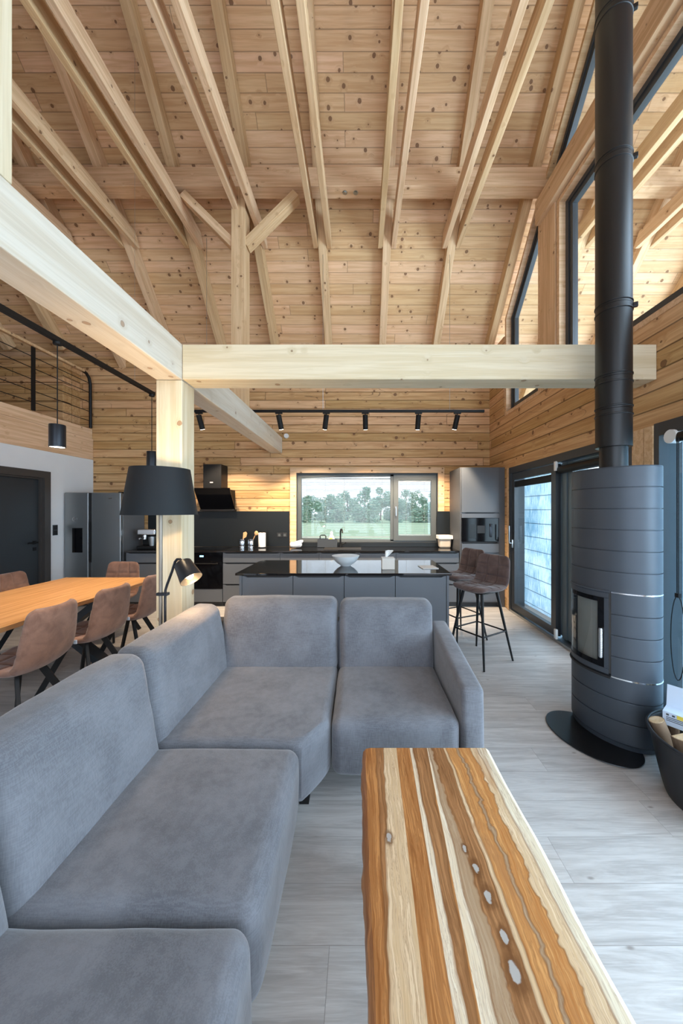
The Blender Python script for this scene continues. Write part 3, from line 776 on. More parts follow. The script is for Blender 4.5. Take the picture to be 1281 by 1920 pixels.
mb = MB(); mb.box(-0.03, 0.0, 1.08, 1.12, 1.99, 2.10, 0.006); tag(mb.build('blind_bracket', 'whitep', t), 'white bracket')
mb = MB(); mb.box(-0.03, 0.0, 1.08, 1.12, 0.035, 0.15, 0.006); tag(mb.build('blind_bracket', 'whitep', t), 'white bracket')
# wooden post faces either side of the doors
mb = MB(); mb.box(XW-0.012, XW+0.16, 2.745, 2.868, 0.002, DZ+0.01, 0.004); mb.box(XW-0.02, XW+0.16, 2.652, 2.735, 0.002, DZ+0.01, 0.004)
tag(mb.build('trim_2', 'rafter'), 'pine door post between the two glazed doors', 'trim', kind='structure')
mb = MB(); mb.box(XW-0.012, XW, 5.235, 5.31, 0.002, DZ, 0.004)
tag(mb.build('trim_3', 'rafter'), 'narrow pine trim at the kitchen end of the sliding door', 'trim', kind='structure')

# ------------------------------------------------------------------ second terrace door with a fabric roller screen outside
t = thing('door_3', 'dark framed glazed door at the right edge with a blue grey screen', 'door', (XW, -0.6, 0), kind='structure')
D1 = 3.25
mb = MB(); mb.frame([(0, 0), (D1, 0), (D1, DZ+0.02), (0, DZ+0.02)], [(0.07, 0.03), (D1-0.045, 0.03), (D1-0.045, DZ-0.08), (0.07, DZ-0.08)], -0.012, 0.18, YZ); mb.build('door_frame', 'anth', t)
MB().box(0.06, 0.068, 0.06, D1-0.04, 0.02, DZ-0.07).build('door_pane', 'pane', t)
MB().box(0.17, 0.172, 2.15, D1-0.04, 0.02, DZ-0.09).build('roller_screen', 'rscreen', t)
mb = MB().cyl((0.0, 0.1, 2.06), (0.0, D1-0.12, 2.06), 0.035); mb.smooth = True; mb.build('blind_roll', 'black', t)
mb = MB().cyl((-0.035, D1-0.16, 2.07), (0.03, D1-0.16, 2.07), 0.05); mb.smooth = True; mb.build('blind_bracket', 'whitep', t)
yc = D1-0.225
mb = MB(); mb.tube([(-0.03, yc, 2.05), (-0.03, yc, 0.93)], 0.0035, 6); mb.tube([(-0.03, yc+0.012, 2.05), (-0.03, yc+0.012, 0.93)], 0.0035, 6)
loop = [(-0.03, yc+0.006+0.055*math.sin(a)*(1 if a < PI else 1), 0.62-0.30*math.cos(a)*-1*0+0.30*math.cos(a)) for a in [i*2*PI/24 for i in range(25)]]
mb.tube(loop, 0.0035, 6); mb.box(-0.04, -0.02, yc-0.01, yc+0.02, 0.91, 0.94); mb.build('blind_cord', 'black', t)

# ------------------------------------------------------------------ dark door in the white wall
t = thing('door_1', 'dark grey flush door with a wide frame in the white wall', 'door', (XL, dy0, 0), kind='structure')
W_ = dy1-dy0
mb = MB(); mb.frame([(0, 0), (W_, 0), (W_, dz1), (0, dz1)], [(0.10, 0.0), (W_-0.10, 0.0), (W_-0.10, dz1-0.10), (0.10, dz1-0.10)], -0.10, 0.02, YZ); mb.build('door_frame', 'doorframe', t)
mb = MB(); mb.frame([(0.10, 0.001), (W_-0.10, 0.001), (W_-0.10, dz1-0.10), (0.10, dz1-0.10)], [(0.125, 0.001), (W_-0.125, 0.001), (W_-0.125, dz1-0.125), (0.125, dz1-0.125)], -0.10, -0.02, YZ); mb.build('door_stop', 'doorframe', t)
lf = MB().box(-0.09, -0.05, 0.127, W_-0.127, 0.008, dz1-0.127, 0.003).build('door_leaf', 'door', t)
mb = MB(); mb.cyl((-0.05, W_-0.19, 1.06), (-0.0, W_-0.19, 1.06), 0.012); mb.tube([(-0.005, W_-0.185, 1.06), (-0.005, W_-0.20, 1.06), (-0.005, W_-0.33, 1.06)], 0.011); mb.box(-0.05, -0.043, W_-0.215, W_-0.165, 1.035, 1.085); mb.box(-0.05, -0.043, W_-0.215, W_-0.165, 0.94, 0.99)
mb.build('door_handle', 'black', lf)

# ------------------------------------------------------------------ kitchen window
t = thing('window_1', 'wide grey kitchen window with a horizontal blind and a tilting sash', 'window', (0, YB, 0), kind='structure')
tr = 0.11
mb = MB()
mb.box(WX0-tr, WX0, -0.03, 0.0, WZ0-0.05, WZ1+0.10, 0.004); mb.box(WX1, WX1+tr, -0.03, 0.0, WZ0-0.05, WZ1+0.10, 0.004); mb.box(WX0-0.001, WX1+0.001, -0.03, 0.0, WZ1, WZ1+0.10, 0.004)
mb.build('window_trim', 'rafter', t)
mb = MB(); mb.frame([(WX0, WZ0), (WX1, WZ0), (WX1, WZ1), (WX0, WZ1)], [(WX0+0.075, WZ0+0.07), (WX1-0.03, WZ0+0.03), (WX1-0.03, WZ1-0.04), (WX0+0.075, WZ1-0.075)], 0.05, 0.13, XZ)
mb.box(0.545, 0.605, 0.05, 0.13, WZ0+0.02, WZ1-0.02)
mb.build('window_frame', 'anth2', t)
sx0, sx1, sz0, sz1 = 0.60, WX1-0.025, WZ0+0.028, WZ1-0.035
sh = MB().frame([(sx0, sz0), (sx1, sz0), (sx1, sz1), (sx0, sz1)], [(sx0+0.085, sz0+0.085), (sx1-0.085, sz0+0.085), (sx1-0.085, sz1-0.085), (sx0+0.085, sz1-0.085)], 0.03, 0.10, XZ).build('window_sash', 'anth2', t)
MB().box(sx0+0.08, sx1-0.08, 0.085, 0.09, sz0+0.08, sz1-0.08).build('window_pane', 'pane', sh)
h = MB(); h.box(sx0+0.025, sx0+0.055, 0.015, 0.032, 1.47, 1.60, 0.004); h.box(sx0+0.028, sx0+0.052, -0.01, 0.016, 1.43, 1.57, 0.006); tag(h.build('window_handle', 'steel', sh), 'pale steel handle')
MB().box(WX0+0.07, 0.55, 0.115, 0.12, WZ0+0.06, WZ1-0.07).build('window_pane', 'pane', t)
mb = MB().frame([(WX0, WZ0), (WX1, WZ0), (WX1, WZ1), (WX0, WZ1)], [(WX0+0.012, WZ0+0.008), (WX1-0.012, WZ0+0.008), (WX1-0.012, WZ1-0.012), (WX0+0.012, WZ1-0.012)], 0.0, 0.20, XZ); mb.build('window_reveal', 'anth', t)
def blind(x0, x1, y, z0, z1, nm, cords, parent):
    b = MB(); n = int((z1-z0)/0.031)
    for i in range(n):
        z = z1-0.045-i*0.031
        if z < z0+0.03: break
        m = Matrix.Translation((0, y, z)) @ Matrix.Rotation(R(-9), 4, 'X')
        b.box(x0+0.006, x1-0.006, -0.0125, 0.0125, -0.0006, 0.0006, 0, 2, m)
    b.box(x0, x1, y-0.014, y+0.014, z1-0.025, z1); b.box(x0+0.004, x1-0.004, y-0.012, y+0.012, z0+0.005, z0+0.02)
    for c in cords: b.cyl((c, y-0.014, z0+0.01), (c, y-0.014, z1-0.01), 0.0022, seg=6)
    return b.build(nm, 'slat', parent)
blind(WX0+0.08, 0.542, 0.085, WZ0+0.075, WZ1-0.08, 'blind', (-0.95, -0.62, -0.28, 0.40), t)
blind(sx0+0.088, sx1-0.088, 0.06, sz0+0.088, sz1-0.088, 'blind', (0.83, 1.15), sh)
MB().box(WX0, WX1, -0.045, 0.0, WZ0-0.075, WZ0-0.0, 0.003).build('window_sill', 'splash', t)

# ------------------------------------------------------------------ gallery railing
t = thing('gallery_railing', 'black metal gallery railing with a wooden handrail and thin bars', 'railing', (XL+0.02, 0, 2.966))
hz = 0.935
timb = MB().box(-0.03, 0.03, -3.0, 5.80, hz-0.02, hz+0.02, 0.008)
o = timb.build('handrail', 'rafter', t)
for y in (0.9, 2.25, 3.6, 4.91):
    MB().box(-0.009, 0.009, y-0.028, y+0.028, 0, hz-0.022, 0.003).build('railing_post', 'black', t)
MB().tube([(0, 5.78, hz), (0, 5.86, hz-0.015), (0, 5.92, hz-0.07), (0, 5.95, hz-0.17), (0, 5.955, 0.002)], 0.024).build('railing_post', 'black', t)
for i in range(5):
    z = 0.12+i*0.163
    MB().cyl((0, -3.0, z), (0, 5.95, z), 0.006, seg=8).build('railing_bar', 'black', t)

# ------------------------------------------------------------------ outside
g = MB(); g.box(-60, 60, YB+0.25, 130, -0.55, -0.30); g.box(XW+0.25, 80, -60, YB+0.25, -0.55, -0.30)
tag(g.build('ground_outside', 'grass'), 'green meadow behind the house', 'meadow', kind='structure')
g = MB(); g.box(-3, 22, 9.5, 13.0, -0.31, -0.27)
tag(g.build('path_outside', 'gravel'), 'pale gravel path outside the kitchen window', 'path', kind='structure')
g = MB(); g.box(XW+0.21, 6.2, -3.2, YB+0.2, -0.25, -0.05)
tag(g.build('floor_terrace', 'deck'), 'covered terrace floor outside the glazed doors', 'terrace', kind='structure')
mb = MB().box(4.2, 5.86, -2.812, -2.80, -0.048, 2.6)  # stand-in panel, made thin and translucent so daylight behind brightens it
tag(mb.build('wall_terrace', 'out_panel', rot=RZ90), 'pale blue streaked stand-in panel seen through the sliding door', 'wall', kind='structure')
def tree(x, y, h, w, sd, label):
    rnd = random.Random(sd)
    t = thing('broadleaf_tree', label, 'tree', (x, y, -0.30), group='trees behind the meadow')
    MB().tube([(0, 0, 0), (0.1, 0, h*0.3), (0, 0.1, h*0.6), (0.05, 0, h*0.85)], [0.16, 0.13, 0.09, 0.03], 8).build('trunk', 'bark', t)
    m = MB()
    blobs = [(Vector((rnd.uniform(-.42, .42)*w, rnd.uniform(-.36, .36)*w, h*rnd.uniform(.03, .80))), rnd.uniform(.14, .25)*w) for _ in range(17)] + [(Vector((rnd.uniform(-.1, .1)*w, 0, h*0.88)), 0.15*w)]
    for c, r in blobs:
        for _ in range(170):
            d = Vector((rnd.gauss(0, 1), rnd.gauss(0, 1), rnd.gauss(0, 1))).normalized()
            p = c+d*r*rnd.uniform(0.6, 1.05)
            s = rnd.uniform(0.10, 0.24); a = Vector((rnd.gauss(0, 1), rnd.gauss(0, 1), rnd.gauss(0, 1))).normalized(); b = a.orthogonal().normalized()*s*0.7; a = a*s
            q = [m.bm.verts.new(p+a), m.bm.verts.new(p+b), m.bm.verts.new(p-a), m.bm.verts.new(p-b)]
            m.bm.faces.new(q)
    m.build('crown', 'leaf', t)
tl = [(-11.5, 60, 3.0, 5), (-8.2, 57, 3.8, 5), (-5.0, 58, 4.9, 4.5), (-2.2, 60, 5.0, 5), (0.8, 56, 6.1, 4.6), (3.6, 60, 5.8, 4.2), (5.6, 57, 6.4, 3.6),
      (8.0, 59, 5.2, 4.6), (11.2, 60, 4.6, 4.5), (13.6, 56, 5.9, 4.2), (16.4, 60, 4.9, 5), (19.0, 50, 6.6, 5), (-14.8, 62, 3.4, 5)]
names = ['low tree left in the kitchen window view', 'second low tree from the left of the window view', 'third tree from the left behind the meadow', 'broad tree left of the window middle',
         'tallest round tree in the wide pane', 'tree behind the tall round tree', 'pointed tall tree right in the wide pane', 'tree beside the window mullion', 'low tree left in the narrow sash',
         'taller tree left of the narrow sash middle', 'low tree in the middle of the narrow sash', 'large near tree at the right edge of the sash', 'last low tree behind the window frame']
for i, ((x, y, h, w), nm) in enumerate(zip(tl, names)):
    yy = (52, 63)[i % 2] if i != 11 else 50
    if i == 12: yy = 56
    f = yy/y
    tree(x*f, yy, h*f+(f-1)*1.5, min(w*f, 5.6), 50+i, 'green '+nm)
# foliage beyond the terrace
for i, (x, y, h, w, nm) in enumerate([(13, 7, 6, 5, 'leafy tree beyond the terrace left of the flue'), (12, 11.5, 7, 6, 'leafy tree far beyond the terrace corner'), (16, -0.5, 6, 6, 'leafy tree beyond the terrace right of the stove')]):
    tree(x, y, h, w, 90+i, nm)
# ------------------------------------------------------------------ kitchen
YF = 5.42            # front plane of the units
CT = 0.89            # worktop height
PL = 0.075
def front_panel(mb, x0, x1, z0, z1, y=0.0, rec=True, d=0.02):
    """door or drawer front with a scooped grip along its top edge"""
    g = 0.0015
    if not rec:
        mb.box(x0+g, x1-g, y, y+d, z0+g, z1-g, 0.0015, 1); return
    w = min(0.05, (x1-x0)*0.12); e = 0.018
    P = [(x0+g, z0+g), (x1-g, z0+g), (x1-g, z1-0.004), (x1-w*0.45, z1-0.006), (x1-w, z1-e), (x0+w, z1-e), (x0+w*0.45, z1-0.006), (x0+g, z1-0.004)]
    mb.prism(P, y, y+d, mat=XZ)
def base_unit(name, x0, x1, label, rows, cat='cabinet', group='lower kitchen cabinets', y=YF, depth=0.60, top=CT-0.025, back=False):
    """rows: list of (kind, z0, z1)"""
    t = thing(name, label, cat, ((x0+x1)/2, y, 0), group=group)
    w = (x1-x0)/2-0.001
    mb = MB(); mb.box(-w, w, 0.022, depth-0.002, PL, top-0.001); mb.build('body', 'groove', t)
    MB().box(-w, w, 0.05, 0.065, 0.001, PL+0.004).build('plinth', 'plinth', t)
    for kind, z0, z1 in rows:
        m = MB(); front_panel(m, -w, w, z0, z1); m.build(kind, 'front', t)
    return t
DR = [('drawer', PL, 0.355), ('drawer', 0.36, 0.695), ('drawer', 0.70, 0.862)]
DD = [('door', PL, 0.695), ('drawer', 0.70, 0.862)]
base_unit('base_cabinet', -3.715, -2.79, 'grey drawer cabinet between the fridge and the oven', DR)
base_unit('base_cabinet', -2.177, -1.266, 'wide grey drawer cabinet right of the oven under the utensil pots', DR)
base_unit('base_cabinet', -1.266, -0.647, 'grey base cabinet left of the sink cabinet', DD)
base_unit('base_cabinet', -0.647, -0.034, 'grey base cabinet under the black sink', DD)
base_unit('base_cabinet', -0.034, 0.576, 'grey base cabinet right of the sink cabinet', DD)
base_unit('base_cabinet', 0.576, 1.578, 'wide grey drawer cabinet beside the tall cabinet', DR)
# built-in oven
t = thing('oven', 'black built-in oven under the range hood', 'oven', (-2.483, YF, 0))
MB().box(-0.30, 0.30, 0.022, 0.58, PL, CT-0.027).build('body', 'groove', t)
MB().box(-0.30, 0.30, 0.05, 0.065, 0.001, PL).build('plinth', 'plinth', t)
MB().box(-0.297, 0.297, -0.002, 0.02, 0.735, 0.858, 0.002).build('control_panel', 'blackgloss', t)
MB().box(-0.06, 0.0, -0.004, -0.0015, 0.79, 0.815).build('display', 'screen', t)
dd = MB().box(-0.297, 0.297, -0.004, 0.02, 0.285, 0.73, 0.003).build('oven_door', 'blackgloss', t)
h = MB(); h.cyl((-0.24, -0.04, 0.69), (0.24, -0.04, 0.69), 0.009); h.cyl((-0.2, -0.04, 0.69), (-0.2, 0.0, 0.69), 0.007); h.cyl((0.2, -0.04, 0.69), (0.2, 0.0, 0.69), 0.007); h.smooth = True
h.build('handle', 'black', dd)
m = MB(); front_panel(m, -0.299, 0.299, PL, 0.28, rec=False); m.build('drawer', 'front', t)
# worktop, sink, tap, hob
mb = MB(); mb.box(-3.735, 1.578, YF-0.022, YB-0.046, CT-0.024, CT, 0.003)
tag(mb.build('kitchen_worktop', 'worktop'), 'long polished black worktop along the window wall', 'worktop')
mb = MB().frame([(-0.60, 5.52), (0.02, 5.52), (0.02, 5.90), (-0.60, 5.90)], [(-0.56, 5.55), (-0.02, 5.55), (-0.02, 5.86), (-0.56, 5.86)], CT+0.001, CT+0.006); mb.box(-0.56, -0.02, 5.55, 5.86, CT+0.001, CT+0.003)
tag(mb.build('kitchen_sink', 'groove'), 'black sink set in the worktop under the window', 'sink')
t = thing('kitchen_tap', 'black curved kitchen tap behind the sink', 'tap', (-0.335, 5.88, CT+0.007))
mb = MB(); mb.cyl((0, 0, 0), (0, 0, 0.05), 0.022); mb.tube([(0, 0, 0.03), (0, 0, 0.27), (0.008, -0.02, 0.305), (0.02, -0.055, 0.315), (0.033, -0.09, 0.30), (0.04, -0.11, 0.25)], 0.013); mb.build('spout', 'black', t)
MB().tube([(0.02, 0, 0.05), (0.06, 0, 0.06), (0.10, 0, 0.085)], 0.008).build('lever', 'black', t)
mb = MB().box(-2.75, -2.22, YF+0.07, YF+0.54, CT+0.0005, CT+0.005, 0.002)
tag(mb.build('cooktop', 'blackgloss'), 'black glass cooktop on the worktop under the hood', 'cooktop')
# splashback panels
mb = MB().box(-3.74, -1.245, YB-0.016, YB-0.002, CT+0.001, 1.515, 0.001)
tag(mb.build('splashback', 'splash'), 'dark splashback panel left of the kitchen window', 'splashback')
mb = MB().box(1.36, 1.578, YB-0.046, YB-0.032, CT+0.001, 1.515, 0.001)
tag(mb.build('splashback', 'splash'), 'narrow dark splashback panel between window and tall cabinet', 'splashback')
# tall cabinet with coffee machine
t = thing('tall_cabinet', 'tall grey cabinet in the right corner with built-in black appliance', 'cabinet', (1.89, YF-0.02, 0))
TW = 0.305; TH = 2.21
mb = MB(); mb.box(-TW, -TW+0.018, 0.0, YB-YF, 0.0, TH); mb.box(-TW+0.0185, TW, 0.004, YB-YF, PL, TH-0.001)
mb.build('body', 'carcass', t)
MB().box(-TW, TW+0.09, 0.05, 0.07, 0.001, PL+0.02).build('plinth', 'plinth', t)
vg = MB()
for i in range(3): vg.box(-0.18, 0.17, 0.046, 0.049, 0.035+i*0.014, 0.041+i*0.014)
vg.build('vent_grille', 'groove', t)
m = MB(); m.box(-TW+0.02, TW-0.002, -0.02, 0.0, 1.50, TH-0.002, 0.0015); m.build('door', 'front', t)
m = MB(); m.prism([(-TW+0.06, 1.498), (TW-0.04, 1.498), (TW-0.09, 1.482), (-TW+0.11, 1.482)], -0.012, 0.0, mat=XZ); m.build('grip', 'groove', t)
m = MB(); m.box(-TW+0.02, TW-0.002, -0.02, 0.0, 1.413, 1.478, 0.0015); m.build('panel', 'front', t)
m = MB(); front_panel(m, -TW+0.02, TW-0.002, 0.865, 1.005, -0.02, False); m.build('drawer', 'front', t)
m = MB(); front_panel(m, -TW+0.02, TW-0.002, 0.48, 0.855, -0.02); m.build('drawer', 'front', t)
m = MB(); front_panel(m, -TW+0.02, TW-0.002, 0.10, 0.475, -0.02); m.build('drawer', 'front', t)
m = MB(); m.box(TW+0.001, TW+0.095, -0.005, 0.05, 0.0, TH); m.build('filler_panel', 'carcass', t)
t = thing('coffee_machine', 'black glass coffee machine built into the tall cabinet', 'coffee machine', (1.90, YF-0.021, 1.01))
MB().box(-0.295, 0.285, -0.022, 0.0, 0.03, 0.40, 0.002).build('front_glass', 'blackgloss', t)
MB().box(-0.28, 0.27, -0.02, 0.0, 0.0, 0.027, 0.002).build('drip_tray', 'black', t)
MB().box(-0.17, -0.07, -0.024, -0.0221, 0.08, 0.30, 0.002).build('water_window', 'splash', t)
MB().box(-0.05, 0.07, -0.0235, -0.0221, 0.16, 0.28, 0.001).build('spout_recess', 'groove', t)
m = MB(); m.cyl((0.16, -0.03, 0.27), (0.16, -0.03, 0.31), 0.018); m.box(0.14, 0.18, -0.03, -0.021, 0.10, 0.27, 0.006); m.smooth = True; m.build('milk_frother', 'lamp', t)
# fridge
t = thing('fridge', 'steel side-by-side fridge with a water dispenser beside the white wall', 'fridge', (-4.24, 5.42, 0))
MB().box(-0.45, 0.44, 0.055, 0.60, 0.02, 1.795, 0.004).build('body', 'fridge_side', t)
MB().box(-0.43, 0.42, 0.08, 0.58, 0.001, 0.02).build('plinth', 'black', t)
ld = MB().box(-0.455, -0.075, 0.0, 0.05, 0.04, 1.815, 0.012).build('door', 'fridge', t)
m = MB().box(-0.33, -0.165, -0.003, 0.02, 0.86, 1.25, 0.003); m.build('water_dispenser', 'blackgloss', ld)
m = MB().lathe([(0.030, -0.0), (0.034, 0.0), (0.034, 0.003), (0.030, 0.003)], closed=True, seg=24)
bmesh.ops.transform(m.bm, matrix=Matrix.Translation((-0.29, -0.001, 1.39)) @ Matrix.Rotation(PI/2, 4, 'X'), verts=m.bm.verts); m.build('badge', 'chrome', ld)
rd = MB().box(-0.025, 0.44, 0.0, 0.05, 0.04, 1.815, 0.012).build('door', 'fridge', t)
m = MB().box(0.245, 0.30, -0.002, 0.01, 1.715, 1.728); m.build('badge', 'chrome', rd)
MB().box(-0.072, -0.028, 0.012, 0.05, 0.70, 1.81, 0.002).build('handle_recess', 'groove', t)
MB().box(-0.055, -0.045, 0.0, 0.014, 0.72, 1.35, 0.002).build('handle', 'black', t)
MB().box(0.38, 0.42, 0.03, 0.12, 1.797, 1.83, 0.005).build('hinge_cover', 'black', t)
# range hood
t = thing('range_hood', 'black slanted range hood with square chimney on the log wall', 'range hood', (-2.48, YB-0.002, 1.5))
m = MB().box(-0.165, 0.14, -0.28, 0.0, 0.38, 0.81, 0.003); m.build('chimney', 'black', t)
m = MB().box(-0.05, 0.0, -0.2825, -0.28, 0.495, 0.51); m.build('badge', 'whitep', t)
P = [(-0.30, 0.40), (-0.02, 0.03), (-0.0, 0.03), (-0.0, 0.28), (-0.265, 0.42)]
P = [(-0.335, 0.40), (-0.085, 0.045), (-0.06, 0.045), (-0.31, 0.41)]
m = MB().prism(P, -0.30, 0.30, 0.002, 1, YZ); m.build('glass_front', 'blackgloss', t)
m = MB().prism([(-0.27, 0.385), (-0.06, 0.05), (0, 0.05), (0, 0.38)], -0.27, 0.27, mat=YZ); m.build('hood_body', 'black', t)
m = MB().box(-0.30, 0.30, -0.12, 0.0, 0.017, 0.049, 0.003); m.build('base_rail', 'black', t)
# island: four cabinets, end panels, worktop
IX0, IX1, IY0, IY1, IT = -1.22, 0.898, 3.335, 4.22, 0.915
bx0, bx1 = IX0+0.035, IX1-0.022
xs_ = [bx0+0.025+(bx1-bx0-0.05)*k/4 for k in range(5)]
for k, nm in enumerate(('leftmost grey island cabinet door under the black top', 'second island cabinet from the left below the bowl', 'third island cabinet from the left below the tissue box', 'rightmost grey island cabinet beside the bar stools')):
    base_unit('island_cabinet', xs_[k]+0.0005, xs_[k+1]-0.0005, nm, [('door', PL, IT-0.026)], group='island cabinets', y=IY0+0.02, depth=0.60, top=IT-0.024)
for xa, nm in ((bx0, 'left end panel of the kitchen island'), (bx1-0.024, 'right end panel of the kitchen island beside the stools')):
    m = MB().box(xa, xa+0.024, IY0+0.015, IY1-0.03, 0.001, IT-0.0235, 0.0015); tag(m.build('island_end_panel', 'front'), nm, 'panel')
m = MB().box(bx0+0.025, bx1-0.025, IY0+0.625, IY0+0.645, 0.001, IT-0.0235); tag(m.build('island_back_panel', 'front'), 'back panel of the kitchen island facing the sink', 'panel')
m = MB().box(IX0, IX1, IY0, IY1, IT-0.022, IT, 0.003); tag(m.build('island_worktop', 'worktop'), 'polished black worktop of the kitchen island reflecting the window', 'worktop')

# ------------------------------------------------------------------ things on the worktops
def on(name, label, cat, x, y, z, group=None, rz=0): return thing(name, label, cat, (x, y, z), rz, group)
def pot(x, y, label):
    t = on('utensil_pot', label, 'pot', x, y, CT+0.001, 'steel utensil pots')
    MB().lathe([(0.048, 0), (0.052, 0.004), (0.052, 0.02), (0.0505, 0.024), (0.052, 0.028), (0.052, 0.112), (0.0505, 0.116), (0.052, 0.12), (0.052, 0.14), (0.048, 0.14), (0.047, 0.01), (0.0, 0.008)], seg=28).build('body', 'chrome', t)
    return t
pot(-2.03, 5.88, 'left steel utensil pot holding the broad wooden spatula'); pot(-1.875, 5.88, 'right steel utensil pot holding the wooden spoon')
t = on('wooden_spatula', 'broad wooden spatula standing in the left steel pot', 'spatula', -2.03, 5.88, CT+0.012)
m = MB(); m.tube([(-0.01, 0, 0), (0.02, 0, 0.15)], 0.007); m.build('handle', 'utensil', t)
m = MB(); P = [(-0.008, 0.0), (0.008, -0.002), (0.045, 0.035), (0.05, 0.10), (0.02, 0.125), (-0.02, 0.10)]
m.prism(P, -0.004, 0.004, 0.002, 1, Matrix.Translation((0.02, 0, 0.145)) @ Matrix.Rotation(R(12), 4, 'Y') @ XZ); m.build('blade', 'utensil', t)
t = on('wooden_spoon', 'wooden spoon leaning in the right steel pot', 'spoon', -1.875, 5.88, CT+0.012)
m = MB(); m.tube([(-0.02, 0, 0), (0.07, 0, 0.20)], 0.006); m.build('handle', 'utensil', t)
m = MB().sphere((0.09, 0, 0.235), 0.04, sc3=(0.85, 0.3, 1.0)); m.smooth = True; m.build('bowl', 'utensil', t)
t = on('kitchen_roll', 'white kitchen roll on a black stand beside the utensil pots', 'paper towel', -1.68, 5.86, CT+0.001)
MB().lathe([(0.0, 0), (0.07, 0), (0.07, 0.01), (0.0, 0.012)]).build('base', 'black', t)
MB().lathe([(0.02, 0.014), (0.060, 0.014), (0.061, 0.02), (0.061, 0.25), (0.058, 0.254), (0.02, 0.254)]).build('roll', 'paper', t)
m = MB(); m.cyl((0, 0, 0.01), (0, 0, 0.27), 0.008); m.cyl((0.066, 0.03, 0.0), (0.066, 0.03, 0.31), 0.004); m.smooth = True; m.build('rod', 'black', t)
for x, nm in ((-1.42, 'left black wall socket on the splashback'), (-1.325, 'right black wall socket on the splashback')):
    t = on('wall_socket', nm, 'socket', x, YB-0.0165, 1.095, 'wall sockets')
    MB().box(-0.04, 0.04, -0.008, 0, -0.04, 0.04, 0.004).build('cover', 'plinth', t)
    m = MB().cyl((0, -0.0095, 0), (0, -0.0075, 0), 0.022); m.build('insert', 'anth2', t)
m = MB(); m.soft(-0.10, 0.10, -0.05, 0.05, 0.0, 0.075, 0.03, (0, 0, 0.01), 8, wr=0.012, seed=2)
m.soft(-0.08, 0.09, -0.045, 0.03, 0.05, 0.10, 0.022, (0, 0, 0.01), 8, wr=0.014, seed=5, warp=lambda q: Vector((q.x+0.02, q.y, q.z+q.x*0.25)))
tag(m.build('tea_towel', 'towel', loc=(-1.08, 5.80, CT+0.022)), 'crumpled white tea towel on the worktop', 'towel')
t = on('dish_caddy', 'dark sink caddy on the worktop left of the tap', 'caddy', -0.56, 5.91, CT+0.007)
m = MB(); m.box(-0.17, 0.17, -0.05, 0.05, 0, 0.012); m.box(-0.17, 0.17, -0.05, -0.044, 0.012, 0.14); m.box(-0.17, 0.17, 0.044, 0.05, 0.012, 0.14); m.box(-0.17, -0.164, -0.044, 0.044, 0.012, 0.14); m.box(0.164, 0.17, -0.044, 0.044, 0.012, 0.14); m.box(0.0, 0.006, -0.044, 0.044, 0.012, 0.14)
m.build('tray', 'anth', t)
m = MB(); m.tube([(-0.13, 0, 0.02), (-0.13, 0, 0.19), (-0.11, 0, 0.205), (-0.05, 0, 0.205), (-0.03, 0, 0.19), (-0.03, 0, 0.02)], 0.008); m.build('carry_handle', 'black', t)
t = on('soap_bottle', 'white dish soap bottle with yellow label in the sink caddy', 'bottle', -0.49, 5.90, CT+0.02)
m = MB(); m.lathe([(0.0, 0), (0.05, 0.0), (0.055, 0.02), (0.055, 0.13), (0.035, 0.175), (0.022, 0.20), (0.022, 0.215), (0.0, 0.217)], ay=0.6); m.build('body', 'whitep', t)
m = MB(); m.lathe([(0.0, 0.217), (0.024, 0.218), (0.022, 0.245), (0.01, 0.26), (0.0, 0.262)], ay=0.8); m.build('cap', 'paper', t)
m = MB().box(-0.03, 0.02, -0.036, -0.030, 0.10, 0.15, 0.002); m.build('label_patch', 'yellow', t)
t = on('storage_basket', 'cream woven basket on the worktop beside the tall cabinet', 'basket', 1.452, 5.86, CT+0.001)
m = MB().soft(-0.105, 0.105, -0.08, 0.08, 0, 0.17, 0.03, n=6, warp=lambda q: Vector((q.x*(0.88+q.z*0.7), q.y*(0.88+q.z*0.7), q.z))); m.build('body', 'bask', t)
m = MB().frame([(-0.122, -0.095), (0.122, -0.095), (0.122, 0.095), (-0.122, 0.095)], [(-0.095, -0.07), (0.095, -0.07), (0.095, 0.07), (-0.095, 0.07)], 0.155, 0.215); m.build('liner', 'paper', t)
# espresso machine and kettle left of the post
t = on('espresso_machine', 'chrome espresso machine on the worktop right of the fridge', 'coffee maker', -3.52, 5.72, CT+0.001)
m = MB(); m.box(-0.15, 0.15, -0.12, 0.16, 0, 0.05, 0.01); m.box(-0.15, 0.15, 0.04, 0.16, 0.05, 0.30, 0.01); m.build('body', 'black', t)
m = MB(); m.box(-0.15, 0.15, -0.11, 0.16, 0.23, 0.33, 0.02, 3); m.build('head', 'chrome', t)
m = MB(); m.cyl((-0.05, -0.05, 0.16), (-0.05, -0.05, 0.23), 0.035); m.tube([(-0.05, -0.06, 0.19), (-0.05, -0.2, 0.18)], 0.012); m.smooth = True; m.build('portafilter', 'chrome', t)
m = MB(); m.lathe([(0.035, 0.05), (0.045, 0.055), (0.055, 0.20), (0.05, 0.20), (0.042, 0.06), (0.0, 0.058)], c=(0.07, -0.05, 0)); m.build('milk_jug', 'steel', t)
t = on('kettle', 'dark kettle with chrome spout half hidden by the pale post', 'kettle', -3.20, 5.70, CT+0.001)
m = MB(); m.lathe([(0.0, 0), (0.085, 0), (0.09, 0.02), (0.085, 0.16), (0.06, 0.22), (0.0, 0.235)]); m.build('body', 'black', t)
m = MB(); m.tube([(-0.08, 0, 0.12), (-0.12, 0, 0.17), (-0.13, 0, 0.215)], [0.022, 0.015, 0.012]); m.build('spout', 'chrome', t)
